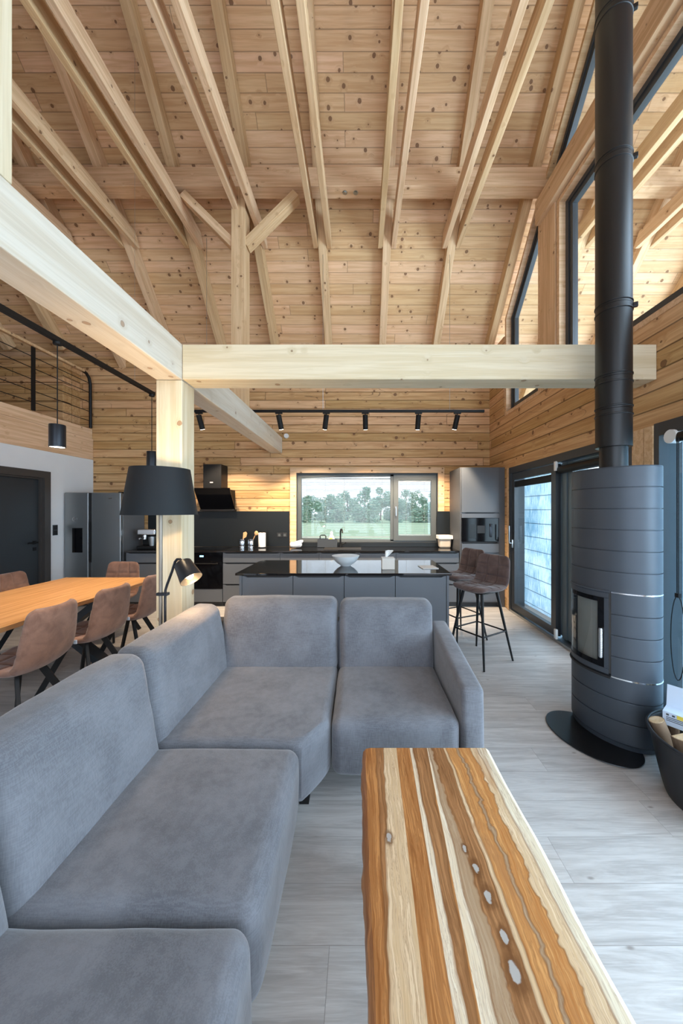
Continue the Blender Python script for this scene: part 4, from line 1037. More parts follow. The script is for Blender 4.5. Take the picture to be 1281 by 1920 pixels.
m = MB(); m.tube([(-0.05, 0, 0.22), (-0.06, 0, 0.28), (0.0, 0, 0.31), (0.06, 0, 0.28), (0.05, 0, 0.22)], 0.008); m.build('handle', 'chrome', t)
# island things
t = on('bowl', 'large pale ceramic bowl on the kitchen island', 'bowl', -0.158, 3.80, IT+0.001)
m = MB().lathe([(0.0, 0.004), (0.055, 0.0), (0.058, 0.006), (0.095, 0.03), (0.13, 0.065), (0.152, 0.108), (0.154, 0.112), (0.150, 0.113)], seg=40); m.build('body', 'bowl', t)
m = MB().lathe([(0.150, 0.1125), (0.127, 0.068), (0.092, 0.036), (0.05, 0.014), (0.0, 0.01)], seg=40); tag(m.build('inside', 'bowlin', t), 'brownish inside')
t = on('tissue_box', 'square wooden tissue box with a tissue on the kitchen island', 'tissue box', 0.295, 3.60, IT+0.001)
m = MB().box(-0.066, 0.066, -0.066, 0.066, 0, 0.115, 0.004); m.build('box', 'tiss', t)
m = MB().box(-0.066, 0.066, -0.066, 0.066, 0.1155, 0.118, 0.001); m.build('lid', 'whitep', t)
m = MB()
for k in range(2):
    pts = []
    for i in range(7):
        z = 0.117+i*0.012; r = 0.008+i*0.006
        pts.append([Vector((-0.02+i*0.006+r*math.cos(a+k*1.3)*1.0, r*math.sin(a+k*1.3)*0.4+0.006*math.sin(a*3+i), z+0.006*math.sin(2*a+k))) for a in [j*PI/8*1.2 for j in range(9)]])
    V = [[m.bm.verts.new(p) for p in row] for row in pts]
    for A, B in zip(V, V[1:]):
        for j in range(8): m.bm.faces.new((A[j], A[j+1], B[j+1], B[j]))
m.smooth = True; m.build('tissue', 'paper', t)
m = MB().box(-0.085, 0.085, -0.10, 0.10, 0, 0.006, 0.001); tag(m.build('notepad', 'paper', loc=(0.735, 3.68, IT+0.001), rot=(0, 0, R(6))), 'white notepad lying on the island near the stools', 'notepad')

# small wall fittings
t = on('light_switch', 'dark double light switch on the white wall beside the fridge', 'light switch', XL+0.001, 5.28, 1.225)
MB().box(0, 0.009, -0.042, 0.042, -0.08, 0.08, 0.003).build('cover', 'door', t)
for z in (-0.04, 0.04): MB().box(0.009, 0.013, -0.03, 0.03, z-0.032, z+0.032, 0.003).build('rocker', 'black', t)
t = on('smoke_detector', 'round white smoke detector on the log wall', 'smoke detector', -1.30, YB-0.002, 2.845)
m = MB().cyl((0, 0, 0), (0, -0.035, 0), 0.045, 0.038, seg=28); m.smooth = True; m.build('case', 'whitep', t)

# ------------------------------------------------------------------ kitchen track light
TY, TZ = 4.9, 2.955
t = thing('track_rail', 'long black ceiling track hung on wires in front of the log wall', 'track light', (0, TY, TZ))
MB().box(-2.62, 1.785, -0.017, 0.017, -0.018, 0.018, 0.002).build('rail', 'black', t)
for x in (-2.2, -0.53, 1.29): MB().cyl((x, 0, 0.018), (x, 0, z_board(TY)-TZ-0.002), 0.0025, seg=6).build('wire', 'steel', t)
def spot(x, aim, label, first=[None]):
    """cylinder spotlight under the track, pointed along aim"""
    a = Vector(aim).normalized()
    t = thing('track_spotlight', label, 'spotlight', (x, TY, TZ-0.019), group='spotlights on the kitchen track')
    MB().box(-0.05, 0.05, -0.016, 0.016, -0.02, 0.0, 0.002).build('adapter', 'black', t)
    q0 = Vector((0, 0, -0.055)); top = q0-a*0.0; end = q0+a*0.185
    m = MB(); m.cyl((0, 0, -0.02), (0, 0, -0.06), 0.008); m.smooth = True; m.build('stem', 'black', t)
    m = MB().cyl(q0-a*0.02, end, 0.037, seg=24); m.smooth = True; m.build('head', 'black', t)
    m = MB().cyl(end+a*0.0005, end+a*0.003, 0.031, seg=24); m.build('lens', 'spotlens', t)
    add_light('track_spot_beam', 'SPOT', end+a*0.02, SPOT_W, (1.0, 0.79, 0.56), end+a, t, spot_size=R(88), spot_blend=0.45, shadow_soft_size=0.03)
SPOT_W = 165
for x, aim, nm in ((-2.31, (0.1, 0.42, -1), 'black track spotlight left of the long beam'), (-1.164, (0.12, 0.40, -1), 'lit track spotlight beside the end of the long beam'),
                   (-0.482, (-0.18, 0.45, -1), 'black spotlight third along the track, tilted left'), (0.077, (0.03, 0.45, -1), 'black spotlight in the middle of the window'),
                   (0.842, (-0.02, 0.42, -1), 'black spotlight over the narrow window sash'), (1.40, (-0.14, 0.40, -1), 'lit track spotlight nearest the tall cabinet')):
    spot(x, aim, nm)
# pendant rail over the dining table
PX, PZ = -2.5, 2.94
t = thing('pendant_rail', 'black pendant track running above the dining table', 'track light', (PX, 0, PZ))
MB().box(-0.02, 0.02, -2.0, 4.14, -0.02, 0.02, 0.002).build('rail', 'black', t)
for y in (3.79,): MB().cyl((0, y, 0.02), (0, y, z_board(y)-PZ-0.002), 0.0012, seg=6).build('wire', 'steel', t)
for y, nm in ((2.82, 'black cylinder pendant lamp hanging in front of the gallery edge'), (4.10, 'black cylinder pendant lamp half hidden behind the lampshade')):
    t = thing('pendant_lamp', nm, 'pendant lamp', (PX, y, PZ-0.021), group='pendant lamps over the dining table')
    MB().cyl((0, 0, -0.02), (0, 0, 0), 0.03).build('canopy', 'black', t)
    MB().cyl((0, 0, -0.68), (0, 0, -0.02), 0.004, seg=8).build('cord', 'black', t)
    m = MB().lathe([(0.0, -0.68), (0.054, -0.682), (0.056, -0.688), (0.056, -0.868), (0.051, -0.868), (0.051, -0.85), (0.0, -0.85)], seg=32); m.build('lamp_body', 'lamp', t)
    m = MB().cyl((0, 0, -0.864), (0, 0, -0.858), 0.050, seg=28); m.build('diffuser', 'spotlens', t)
    add_light('pendant_beam', 'SPOT', (0, 0, -0.89), 60, (1.0, 0.74, 0.48), (0, 0, -2), t, spot_size=R(110), spot_blend=0.5, shadow_soft_size=0.05)
# ------------------------------------------------------------------ corner sofa
SL = Vector((-0.9, 1.8, 0))
sofa = thing('corner_sofa', 'grey fabric corner sofa with loose back cushions', 'sofa', SL)
def sp_(mb, name, mat='sofa', parent=None): return mb.build(name, mat, sofa, loc=-SL)
ZS = 0.44
def seat(x0, x1, y0, y1, sd, puff=(0.012, 0.012, 0.014)):
    return MB().soft(x0, x1, y0, y1, 0.13, ZS-0.005, 0.055, puff, 16, wr=0.004, seed=sd)
sp_(seat(-1.02, -0.282, 0.20, 0.922, 1, (0.012, 0, 0.014)), 'seat_cushion')
sp_(seat(-1.02, -0.282, 0.927, 1.602, 2, (0.012, 0, 0.014)), 'seat_cushion')
sp_(seat(-0.152, 0.53, 1.775, 2.46, 3, (0, 0.012, 0.014)), 'seat_cushion')
# chamfered corner seat
def corner_warp(q):
    # slide the front right corner of the block inwards along the chamfer
    u = (q.x+1.02)/(1.02-0.158); w = (q.y-1.60)/(2.46-1.60)
    xr = -0.158
    f = max(0.0, min(1.0, (q.x+0.285)/0.127))
    ymin = 1.607+0.175*f*f*(3-2*f)*0.5+0.175*f*0.5
    return Vector((q.x, ymin+(2.46-ymin)*w, q.z))
m = MB().soft(-1.02, -0.158, 1.60, 2.46, 0.13, ZS-0.005, 0.05, (0, 0, 0.012), 22, wr=0.004, seed=4, warp=corner_warp)
sp_(m, 'seat_cushion')
def lean_left(q): return Vector((q.x-(q.z-0.40)*0.19, q.y, q.z))
def lean_back(q): return Vector((q.x, q.y+(q.z-0.40)*0.14, q.z))
def cush(x0, x1, y0, y1, z1, warp, puff, sd): return MB().soft(x0, x1, y0, y1, 0.37, z1, 0.055, puff, 14, wr=0.006, seed=sd, warp=warp)
sp_(cush(-1.09, -0.92, 0.22, 0.925, 0.87, lean_left, (0.018, 0, 0.012), 11), 'back_cushion')
sp_(cush(-1.09, -0.92, 0.935, 1.605, 0.87, lean_left, (0.018, 0, 0.012), 12), 'back_cushion')
sp_(cush(-1.10, -0.925, 1.615, 2.47, 0.865, lean_left, (0.012, 0, 0.010), 13), 'back_cushion')
sp_(cush(-0.985, -0.165, 2.385, 2.55, 0.885, lean_back, (0, 0.018, 0.008), 14), 'back_cushion')
sp_(cush(-0.148, 0.527, 2.385, 2.55, 0.872, lean_back, (0, 0.018, 0.008), 15), 'back_cushion')
m = MB(); m.box(-1.19, -1.05, 0.22, 2.60, 0.13, 0.72, 0.02, 3); m.box(-1.19, 0.53, 2.50, 2.62, 0.13, 0.72, 0.02, 3)
sp_(m, 'back_frame')
m = MB().prism([(1.77, 0.13), (2.60, 0.13), (2.60, 0.70), (1.785, 0.595)], 0.533, 0.655, 0.03, 5, YZ); m.smooth = True
o = sp_(m, 'armrest')
for x, y in ((-0.29, 1.80), (0.58, 1.88), (-0.36, 0.32), (-1.10, 0.32), (-1.10, 2.5), (0.58, 2.5)):
    m = MB().cyl((x, y, 0.001), (x, y, 0.135), 0.034, 0.052, 4)
    bmesh.ops.rotate(m.bm, cent=(x, y, 0), matrix=Matrix.Rotation(PI/4, 3, 'Z'), verts=m.bm.verts); sp_(m, 'leg', 'black')

# ------------------------------------------------------------------ coffee table
CTZ = 0.45
t = thing('coffee_table', 'low plank coffee table with striped brown and cream wood in the foreground', 'coffee table', (0.3, 0.92, 0))
tx0, tx1, ty0, ty1 = 0.026, 0.583, 0.28, 1.552
m = MB(); NY = 60; rows = []
for j in range(NY+1):
    y = ty0+(ty1-ty0)*j/NY
    wl_ = 0.005*noise.noise(Vector((y*5, 1.3, 0)))+0.003*noise.noise(Vector((y*17, 4, 0))); wr_ = 0.006*noise.noise(Vector((y*4, 7.7, 0)))
    near = (ty1-y)/(ty1-ty0)
    a = tx0+0.012*near+wl_; b = tx1+wr_
    sec = [(a+0.02, CTZ), (a, CTZ-0.004), (a-0.012, CTZ-0.018), (a-0.018+wl_*1.5, CTZ-0.05), (a-0.012, CTZ-0.085), (a+0.01, CTZ-0.095), (b-0.01, CTZ-0.095), (b+0.008, CTZ-0.08), (b+0.010, CTZ-0.04), (b+0.002, CTZ-0.010), (b-0.012, CTZ)]
    rows.append([m.bm.verts.new((x-0.3, y-0.92, z)) for x, z in sec])
for A, B in zip(rows, rows[1:]):
    for k in range(len(A)): m.bm.faces.new((A[k], A[(k+1) % len(A)], B[(k+1) % len(A)], B[k]))
m.bm.faces.new(rows[0]); m.bm.faces.new(rows[-1][::-1]); m.smooth = True
m.build('tabletop', slab_mat(tx0, tx1, 0.72, ty1), t, autosmooth=35)
sl_ = [mm for mm in bpy.data.materials if mm.name == 'sheesham_strips'][0]
# the strip material reads world positions: shift its coordinates to the table's own origin
nt = sl_.node_tree
tcn = [n for n in nt.nodes if n.type == 'TEX_COORD'][0]
mp = nt.nodes.new('ShaderNodeMapping'); mp.inputs['Location'].default_value = (0.3, 0.92, 0)
dests = [l.to_socket for l in tcn.outputs['Object'].links]
for l in list(tcn.outputs['Object'].links): nt.links.remove(l)
nt.links.new(tcn.outputs['Object'], mp.inputs['Vector'])
for d in dests: nt.links.new(mp.outputs[0], d)
for yy in (-0.45, 0.42):
    for s in (-1, 1):
        MB().box(s*0.17-0.03, s*0.17+0.03, yy-0.015, yy+0.015, 0.001, CTZ-0.096, 0.003).build('leg', 'black', t)

# ------------------------------------------------------------------ stove
SX, SY = 1.765, 2.375
SA, SB = 0.273, 0.20
SR = math.atan2(-0.93, 0.36)
t = thing('wood_stove', 'tall oval charcoal wood stove with banded steel casing and glass door', 'stove', (SX, SY, 0.0))
def bands(z0, z1, n):
    p = []; h = (z1-z0)/n
    for i in range(n):
        a, b = z0+i*h, z0+(i+1)*h
        p += [(0.965, a+0.0002), (0.965, a+0.0022), (0.998, a+0.0027), (1.0, a+0.0042), (1.0, a+0.007), (1.0, a+0.012), (1.0, b-0.012), (1.0, b-0.007), (1.0, b-0.004), (0.998, b-0.0027), (0.965, b-0.0022)]
    return p
def ov(prof, **k): return MB().lathe(prof, seg=k.pop('seg', 96), ax=SA, ay=SB, rot=SR, **k)
ov([(0.90, 0.012), (0.96, 0.012), (0.97, 0.03), (1.0, 0.045)]+bands(0.045, 0.452, 3)+[(0.9, 0.452)]).build('lower_casing', 'stove', t)
ov([(0.9, 0.998)]+bands(0.998, 1.813, 6)[:-2]+[(1.0, 1.806), (0.992, 1.813), (0.9, 1.815)]).build('upper_casing', 'stove', t)
D_0, D_1 = R(192), R(289)
ov([(0.9, 0.454)]+bands(0.454, 0.996, 4)+[(0.9, 0.996)], a0=D_1+R(3), a1=D_0+2*PI-R(2), seg=72).build('side_casing', 'stove', t)
for z in (0.450, 0.996):
    m = ov([(0.99, z-0.002), (1.006, z-0.001), (1.006, z+0.007), (0.99, z+0.008)], a0=D_1+R(3), a1=D_0+2*PI-R(2), seg=72, closed=True); tag(m.build('trim_strip', 'chrome', t), 'polished strip')
ov([(0.84, 0.456), (0.84, 0.994)], a0=D_0-R(6), a1=D_1+R(6), seg=40).build('firebox', 'soot', t)
d = ov([(0.97, 0.955), (1.008, 0.957), (1.008, 0.990), (0.97, 0.992)], a0=D_0, a1=D_1, seg=40, closed=True)
d2 = [ov(p, a0=a, a1=b, seg=sg, closed=True) for p, a, b, sg in (
    ([(0.97, 0.46), (1.008, 0.462), (1.008, 0.495), (0.97, 0.497)], D_0, D_1, 40),
    ([(0.97, 0.497), (1.008, 0.497), (1.008, 0.955), (0.97, 0.955)], D_1-R(5.5), D_1, 4),
    ([(0.97, 0.497), (1.008, 0.497), (1.008, 0.955), (0.97, 0.955)], D_0, D_0+R(5), 4))]
for q in d2:
    tm = bpy.data.meshes.new('tmp'); q.bm.to_mesh(tm); d.bm.from_mesh(tm); q.bm.free(); bpy.data.meshes.remove(tm)
door = d.build('door', 'stove', t)
ov([(0.99, 0.497), (0.996, 0.497), (0.996, 0.955), (0.99, 0.955)], a0=D_1-R(14), a1=D_1-R(5.5), seg=8, closed=True).build('door_edge', 'blackgloss', door)
ov([(0.99, 0.497), (0.996, 0.497), (0.996, 0.53), (0.99, 0.53)], a0=D_0+R(5), a1=D_1-R(14), seg=30, closed=True).build('door_edge', 'blackgloss', door)
ov([(0.99, 0.925), (0.996, 0.925), (0.996, 0.955), (0.99, 0.955)], a0=D_0+R(5), a1=D_1-R(14), seg=30, closed=True).build('door_edge', 'blackgloss', door)
ov([(0.990, 0.53), (0.994, 0.53), (0.994, 0.925), (0.990, 0.925)], a0=D_0+R(5), a1=D_1-R(14), seg=40, closed=True).build('door_glass', 'pane', door)
ha = D_1-R(9)
hx = 1.045*SA*math.cos(ha); hy = 1.045*SB*math.sin(ha)
hp = (hx*math.cos(SR)-hy*math.sin(SR), hx*math.sin(SR)+hy*math.cos(SR))
m = MB()
for i in range(16): m.cyl((*hp, 0.565+i*0.0115), (*hp, 0.565+i*0.0115+0.009), 0.0135, seg=16)
m.cyl((*hp, 0.56), (*hp, 0.755), 0.011, seg=14); m.smooth = True
tag(m.build('door_handle', 'chrome', door), 'ribbed chrome handle')
for z, s in ((0.993, 1), (0.452, -1)):
    ov([(0.98, z), (1.035, z), (1.045, z+0.007), (1.035, z+0.014), (0.98, z+0.014)] if s > 0 else [(0.98, z-0.014), (1.035, z-0.014), (1.045, z-0.007), (1.035, z), (0.98, z)], a0=D_0-R(3), a1=D_1+R(2), seg=40, closed=True).build('door_rim', 'stove' if s > 0 else 'groove', t)
m = MB().lathe([(0.0, 0.002), (0.98, 0.002), (1.0, 0.006), (0.995, 0.010), (0.0, 0.011)], seg=72, ax=0.30, ay=0.215, rot=SR)
tag(m.build('hearth_plate', 'plate', loc=(1.56, 2.305, 0)), 'black oval hearth plate on the floor under the stove', 'floor plate')
t = thing('flue_pipe', 'tall black flue pipe rising from the stove to the roof', 'flue pipe', (SX, SY, 1.816))
m = MB(); m.lathe([(0.083, 0.0), (0.083, 0.20), (0.0, 0.20)], seg=40); m.build('connector', 'pipe', t)
zc = 1.816
def ring(z): return [(0.1065, z-0.006-zc), (0.1105, z-0.004-zc), (0.1115, z-zc), (0.1105, z+0.004-zc), (0.1065, z+0.006-zc)]
cuts = [1.965, 2.22, 2.44, 2.93, 3.94, 4.95, 5.96, 6.97, 7.80]
for a, b in zip(cuts, cuts[1:]):
    p = [(0.085, a-zc), (0.1065, a+0.001-zc)]
    if a > 2: p += ring(a+0.02)
    if b < 7.5: p += ring(b-0.035)
    p += [(0.1065, b-0.001-zc), (0.085, b-zc)]
    m = MB().lathe(p, seg=48); m.build('pipe_section', 'pipe', t)
for z in (2.93, 3.94, 4.95):
    m = MB(); m.box(0.104, 0.135, -0.012, 0.012, z-zc-0.02, z-zc+0.012, 0.004)
    bmesh.ops.rotate(m.bm, cent=(0, 0, 0), matrix=Matrix.Rotation(R(-30), 3, 'Z'), verts=m.bm.verts); m.build('clamp_screw', 'pipe', t)

# ------------------------------------------------------------------ firewood tub
TX, TYY = 1.87, 1.755
t = thing('firewood_tub', 'black plastic tub of firewood on the floor in front of the stove', 'tub', (TX, TYY, 0))
def tub_r(z): return 0.225+(0.30-0.225)*(z/0.35)**0.8
m = MB(); ns = 72; zs = [0.0, 0.012]+[0.03+0.02*i for i in range(16)]
A = [[m.bm.verts.new((tub_r(z)*math.cos(a), tub_r(z)*math.sin(a), z)) for a in [2*PI*k/ns for k in range(ns)]] for z in zs]
hole = lambda k, i: any(abs(((360.0*(k+0.5)/ns-c+180) % 360)-180) < 15 for c in (232, 52)) and 0.225 < (zs[i]+zs[i+1])/2 < 0.285
for i in range(len(zs)-1):
    for k in range(ns):
        if hole(k, i): continue
        j = (k+1) % ns; m.bm.faces.new((A[i][k], A[i][j], A[i+1][j], A[i+1][k]))
m.bm.faces.new(A[0][::-1]); m.smooth = True
o = m.build('body', 'plastic', t); md = o.modifiers.new('thickness', 'SOLIDIFY'); md.thickness = 0.006; md.offset = -1
zt = zs[-1]
m = MB(); m.tube([(tub_r(zt)*1.01*math.cos(2*PI*k/72), tub_r(zt)*1.01*math.sin(2*PI*k/72), zt) for k in range(73)], 0.009, 8); m.build('rim', 'plastic', t)
def split_log(x, y, z, h, r, lean, label, half=True):
    tt = thing('firewood_log', label, 'firewood', (TX+x, TYY+y, z), group='firewood in the tub')
    m = MB(); P = [(0, 0)]+[(r*math.cos(a), r*math.sin(a)) for a in [R(-35)+R(95)*i/6 for i in range(7)]] if half else [(r*math.cos(a), r*math.sin(a)) for a in [2*PI*i/14 for i in range(14)]]
    m.prism(P, -h/2, h/2, 0.003, 1)
    # stand the grain along local x
    bmesh.ops.transform(m.bm, matrix=Matrix.Rotation(PI/2, 4, 'Y'), verts=m.bm.verts)
    o = m.build('wood', 'splitwood', tt); 
    b = MB()
    if half:
        Q = [(r*1.04*math.cos(a), r*1.04*math.sin(a)) for a in [R(-35)+R(95)*i/6 for i in range(7)]]; Q2 = [(r*1.005*math.cos(a), r*1.005*math.sin(a)) for a in [R(60)-R(95)*i/6 for i in range(7)]]
        b.prism(Q+Q2, -h/2+0.001, h/2-0.001)
    else:
        b.lathe([(r*1.005, -h/2+0.001), (r*1.04, -h/2+0.001), (r*1.04, h/2-0.001), (r*1.005, h/2-0.001)], seg=16, closed=True)
    bmesh.ops.transform(b.bm, matrix=Matrix.Rotation(PI/2, 4, 'Y'), verts=b.bm.verts); b.build('bark', 'bark', tt)
    tt.rotation_euler = lean
    return tt
split_log(-0.165, 0.145, 0.235, 0.26, 0.036, (0, R(-70), R(160)), 'round orange-brown firewood end at the left rim of the tub', False)
split_log(-0.15, 0.03, 0.255, 0.24, 0.062, (R(25), R(-74), R(186)), 'pale wedge of split firewood leaning on the tub rim')
split_log(-0.155, -0.105, 0.25, 0.26, 0.06, (R(80), R(-74), R(215)), 'pale split log near the tub handle')
split_log(-0.03, 0.235, 0.33, 0.26, 0.035, (R(160), R(-88), R(40)), 'thin pale log at the back rim behind the carton')
split_log(0.05, 0.16, 0.36, 0.34, 0.07, (R(30), R(-86), R(20)), 'tall split log standing highest in the tub')
split_log(0.07, -0.02, 0.26, 0.30, 0.07, (R(200), R(-86), R(70)), 'split log in the middle of the tub')
split_log(-0.05, 0.06, 0.20, 0.28, 0.07, (R(140), R(-4), R(-50)), 'split log lying under the carton in the tub')
t = thing('firelighter_box', 'open pale blue carton of firelighters lying on the firewood', 'carton', (TX-0.06, TYY+0.125, 0.325), R(-52))
m = MB(); m.box(-0.10, 0.10, -0.045, 0.045, 0, 0.075); 
bx = m.build('box', 'carton', t)
m = MB(); m.box(-0.10, 0.10, 0.045, 0.048, 0.075, 0.19); bmesh.ops.rotate(m.bm, cent=(0, 0.045, 0.075), matrix=Matrix.Rotation(R(-12), 3, 'X'), verts=m.bm.verts); m.build('lid_flap', 'carton', t)
m = MB()
for i, w in enumerate((0.10, 0.13, 0.09)): m.box(-0.085, -0.085+w, -0.0458, -0.0452, 0.045-i*0.009, 0.049-i*0.009)
for i in range(3): m.box(-0.085+i*0.025, -0.073+i*0.025, -0.0458, -0.0452, 0.056, 0.066)
m.build('printing', 'print', t)
m = MB(); m.box(-0.04, 0.06, -0.0465, -0.0458, 0.052, 0.073); m.build('colour_patch', 'yellow', t)
m = MB(); m.box(-0.01, 0.01, -0.047, -0.0465, 0.056, 0.070); m.box(0.03, 0.045, -0.047, -0.0465, 0.055, 0.068); m.build('colour_patch', 'red', t)

# ------------------------------------------------------------------ floor lamp
t = thing('floor_lamp', 'floor lamp with a black drum shade and a small lit reading arm', 'floor lamp', (-1.325, 2.27, 0.001))
MB().lathe([(0.0, 0), (0.11, 0), (0.112, 0.006), (0.108, 0.014), (0.0, 0.018)], seg=36).build('base', 'lamp', t)
MB().cyl((0, 0, 0.015), (0, 0, 1.62), 0.0115, seg=14).build('pole', 'brass', t)
m = MB().lathe([(0.2235, 1.50), (0.225, 1.50), (0.178, 1.805), (0.1765, 1.805)], seg=64, closed=True); m.build('lamp_shade', 'shade', t)
m = MB()
for a in (0, 2.09, 4.19): m.cyl((0, 0, 1.60), (0.205*math.cos(a), 0.205*math.sin(a), 1.61), 0.003, seg=6)
m.cyl((0, 0, 1.58), (0, 0, 1.63), 0.02); m.build('shade_ring', 'lamp', t)
m = MB().sphere((0, 0, 1.665), 0.032); m.smooth = True; m.build('bulb', 'bulb', t)
add_light('lamp_glow', 'POINT', (0, 0, 1.70), 26, (1.0, 0.72, 0.42), None, t, shadow_soft_size=0.035)
m = MB(); m.tube([(0.035, -0.01, 0.02), (0.035, -0.01, 0.93), (0.037, -0.01, 1.0), (0.05, -0.012, 1.04), (0.085, -0.015, 1.13), (0.105, -0.018, 1.19), (0.12, -0.02, 1.207), (0.138, -0.02, 1.208), (0.152, -0.022, 1.195)], 0.0085); m.build('reading_arm', 'lamp', t)
m = MB(); m.box(-0.02, 0.055, -0.022, 0.012, 0.965, 0.985, 0.004); m.build('clamp', 'lamp', t)
ax = Vector((0.62, -0.30, -0.78)).normalized(); h0 = Vector((0.158, -0.028, 1.185))
q = ax.to_track_quat('Z', 'Y').to_matrix().to_4x4()
m = MB().lathe([(0.0, 0.0), (0.048, 0.0), (0.054, 0.006), (0.070, 0.135), (0.068, 0.135), (0.05, 0.012), (0.0, 0.01)], seg=36)
bmesh.ops.transform(m.bm, matrix=Matrix.Translation(h0) @ q, verts=m.bm.verts); m.build('reading_shade', 'lamp', t)
m = MB().sphere(h0+ax*0.105, 0.024); m.smooth = True; m.build('reading_bulb', 'bulb', t)
add_light('reading_glow', 'POINT', h0+ax*0.155, 7, (1.0, 0.62, 0.30), None, t, shadow_soft_size=0.03)

# ------------------------------------------------------------------ dining table and chairs
DTX, DTY = -2.88, 2.82
t = thing('dining_table', 'long live-edge oak dining table with dark crossed legs', 'dining table', (DTX, DTY, 0))
m = MB(); rows = []; y0, y1 = 1.72, 3.92; NY = 50
for j in range(NY+1):
    y = y0+(y1-y0)*j/NY
    e1 = 0.03*noise.noise(Vector((y*1.7, 2.2, 0)))+0.008*noise.noise(Vector((y*7, 2.2, 0))); e2 = 0.03*noise.noise(Vector((y*1.6, 9.2, 0)))+0.008*noise.noise(Vector((y*7, 8.2, 0)))
    a = -3.39+e1; b = -2.375+e2
    sec = [(a+0.012, 0.76), (a, 0.75), (a+0.012, 0.712), (a+0.03, 0.70), (b-0.05, 0.70), (b-0.03, 0.705), (b, 0.748), (b-0.012, 0.76)]
    rows.append([m.bm.verts.new((y-DTY, -(x-DTX), z)) for x, z in sec])
for A, B in zip(rows, rows[1:]):
    for k in range(len(A)): m.bm.faces.new((A[k], A[(k+1) % len(A)], B[(k+1) % len(A)], B[k]))
m.bm.faces.new(rows[0]); m.bm.faces.new(rows[-1][::-1])
m.build('tabletop', 'table', t, rot=RZ90)
for yy in (-0.62, 0.48):
    for s in (-1, 1):
        m = MB(); m.bar((s*0.40, yy+s*0.0325, 0.035), (-s*0.40, yy+s*0.0325, 0.665), 0.06, 0.12, up=(0, 1, 0)); m.box(s*0.40-0.07, s*0.40+0.07, yy+s*0.0325-0.03, yy+s*0.0325+0.03, 0.001, 0.02); m.build('leg', 'door', t)
    m = MB().box(-0.45, 0.45, yy-0.065, yy+0.065, 0.685, 0.699); m.build('leg_plate', 'door', t)

def catmull(P, n):
    out = []; m = len(P)-1
    for i in range(m):
        p0 = P[max(i-1, 0)]; p1 = P[i]; p2 = P[i+1]; p3 = P[min(i+2, m)]
        for k in range(n):
            s = k/n
            out.append(tuple(0.5*((2*b)+(-a+c)*s+(2*a-5*b+4*c-d)*s*s+(-a+3*b-3*c+d)*s**3) for a, b, c, d in zip(p0, p1, p2, p3)))
    out.append(P[-1]); return out
def shell(P, th, open0, open1, qrows, cols=3, curl=0.03, quilt=0.015, nv=42):
    """padded upholstered shell: P = (x, z, half width) along the middle, th = thickness; open ends stay square"""
    C = catmull(P, 12); n = len(C); m = MB()
    # arc length
    s = [0.0]
    for a, b in zip(C, C[1:]): s.append(s[-1]+math.hypot(b[0]-a[0], b[1]-a[1]))
    L = s[-1]; T = []; B = []
    for i, (x, z, hw) in enumerate(C):
        a = C[max(i-1, 0)]; b = C[min(i+1, n-1)]
        dx, dz = b[0]-a[0], b[1]-a[1]; l = math.hypot(dx, dz) or 1
        nx, nz = dz/l, -dx/l        # towards the sitter
        if nz < 0 and abs(nx) < 0.3: nx, nz = -nx, -nz
        if nx < 0 and abs(nz) < 0.5: nx, nz = -nx, -nz
        u = s[i]/L
        e = 1.0
        if not open0: e = min(e, math.sqrt(max(0.0, 1-max(0.0, 1-s[i]/(th*0.8))**2)))
        if not open1: e = min(e, math.sqrt(max(0.0, 1-max(0.0, 1-(L-s[i])/(th*0.8))**2)))
        tr, br = [], []
        # rounded corners at the closed ends
        cw = 1.0
        rc = 0.055
        if not open0 and s[i] < rc: cw = 1-(rc/hw)*(1-math.sqrt(max(0, 1-(1-s[i]/rc)**2)))
        if not open1 and L-s[i] < rc: cw = 1-(rc/hw)*(1-math.sqrt(max(0, 1-(1-(L-s[i])/rc)**2)))
        for k in range(nv+1):
            v = -math.cos(PI*k/nv)*0.35+(-1+2*k/nv)*0.65
            f = (1-abs(v)**7)**0.5 if abs(v) < 1 else 0
            off = curl*v*v
            q = 0.0
            gu = abs(((u*qrows) % 1.0)-0.5)*2; gv = abs((((v+1)/2*cols) % 1.0)-0.5)*2
            iu = u*qrows; iv = (v+1)/2*cols
            if 0.3 < iu < qrows-0.3 or open0 or open1: q = max(q, max(0, (gu-0.80)/0.20))
            if 0.3 < iv < cols-0.3: q = max(q, max(0, (gv-0.80)/0.20))
            top = th*0.5*f*e-quilt*q*f*e
            bot = -th*0.5*f*e
            y = hw*cw*v
            tr.append(m.bm.verts.new((x+nx*(off+top), y, z+nz*(off+top)))); br.append(m.bm.verts.new((x+nx*(off+bot), y, z+nz*(off+bot))))
        T.append(tr); B.append(br)
    for i in range(n-1):
        for k in range(nv):
            m.bm.faces.new((T[i][k], T[i][k+1], T[i+1][k+1], T[i+1][k])); m.bm.faces.new((B[i][k], B[i+1][k], B[i+1][k+1], B[i][k+1]))
    for i in (0, n-1):
        for k in range(nv): m.bm.faces.new((T[i][k], B[i][k], B[i][k+1], T[i][k+1]))
    bmesh.ops.remove_doubles(m.bm, verts=m.bm.verts, dist=0.0006)
    m.smooth = True
    return m

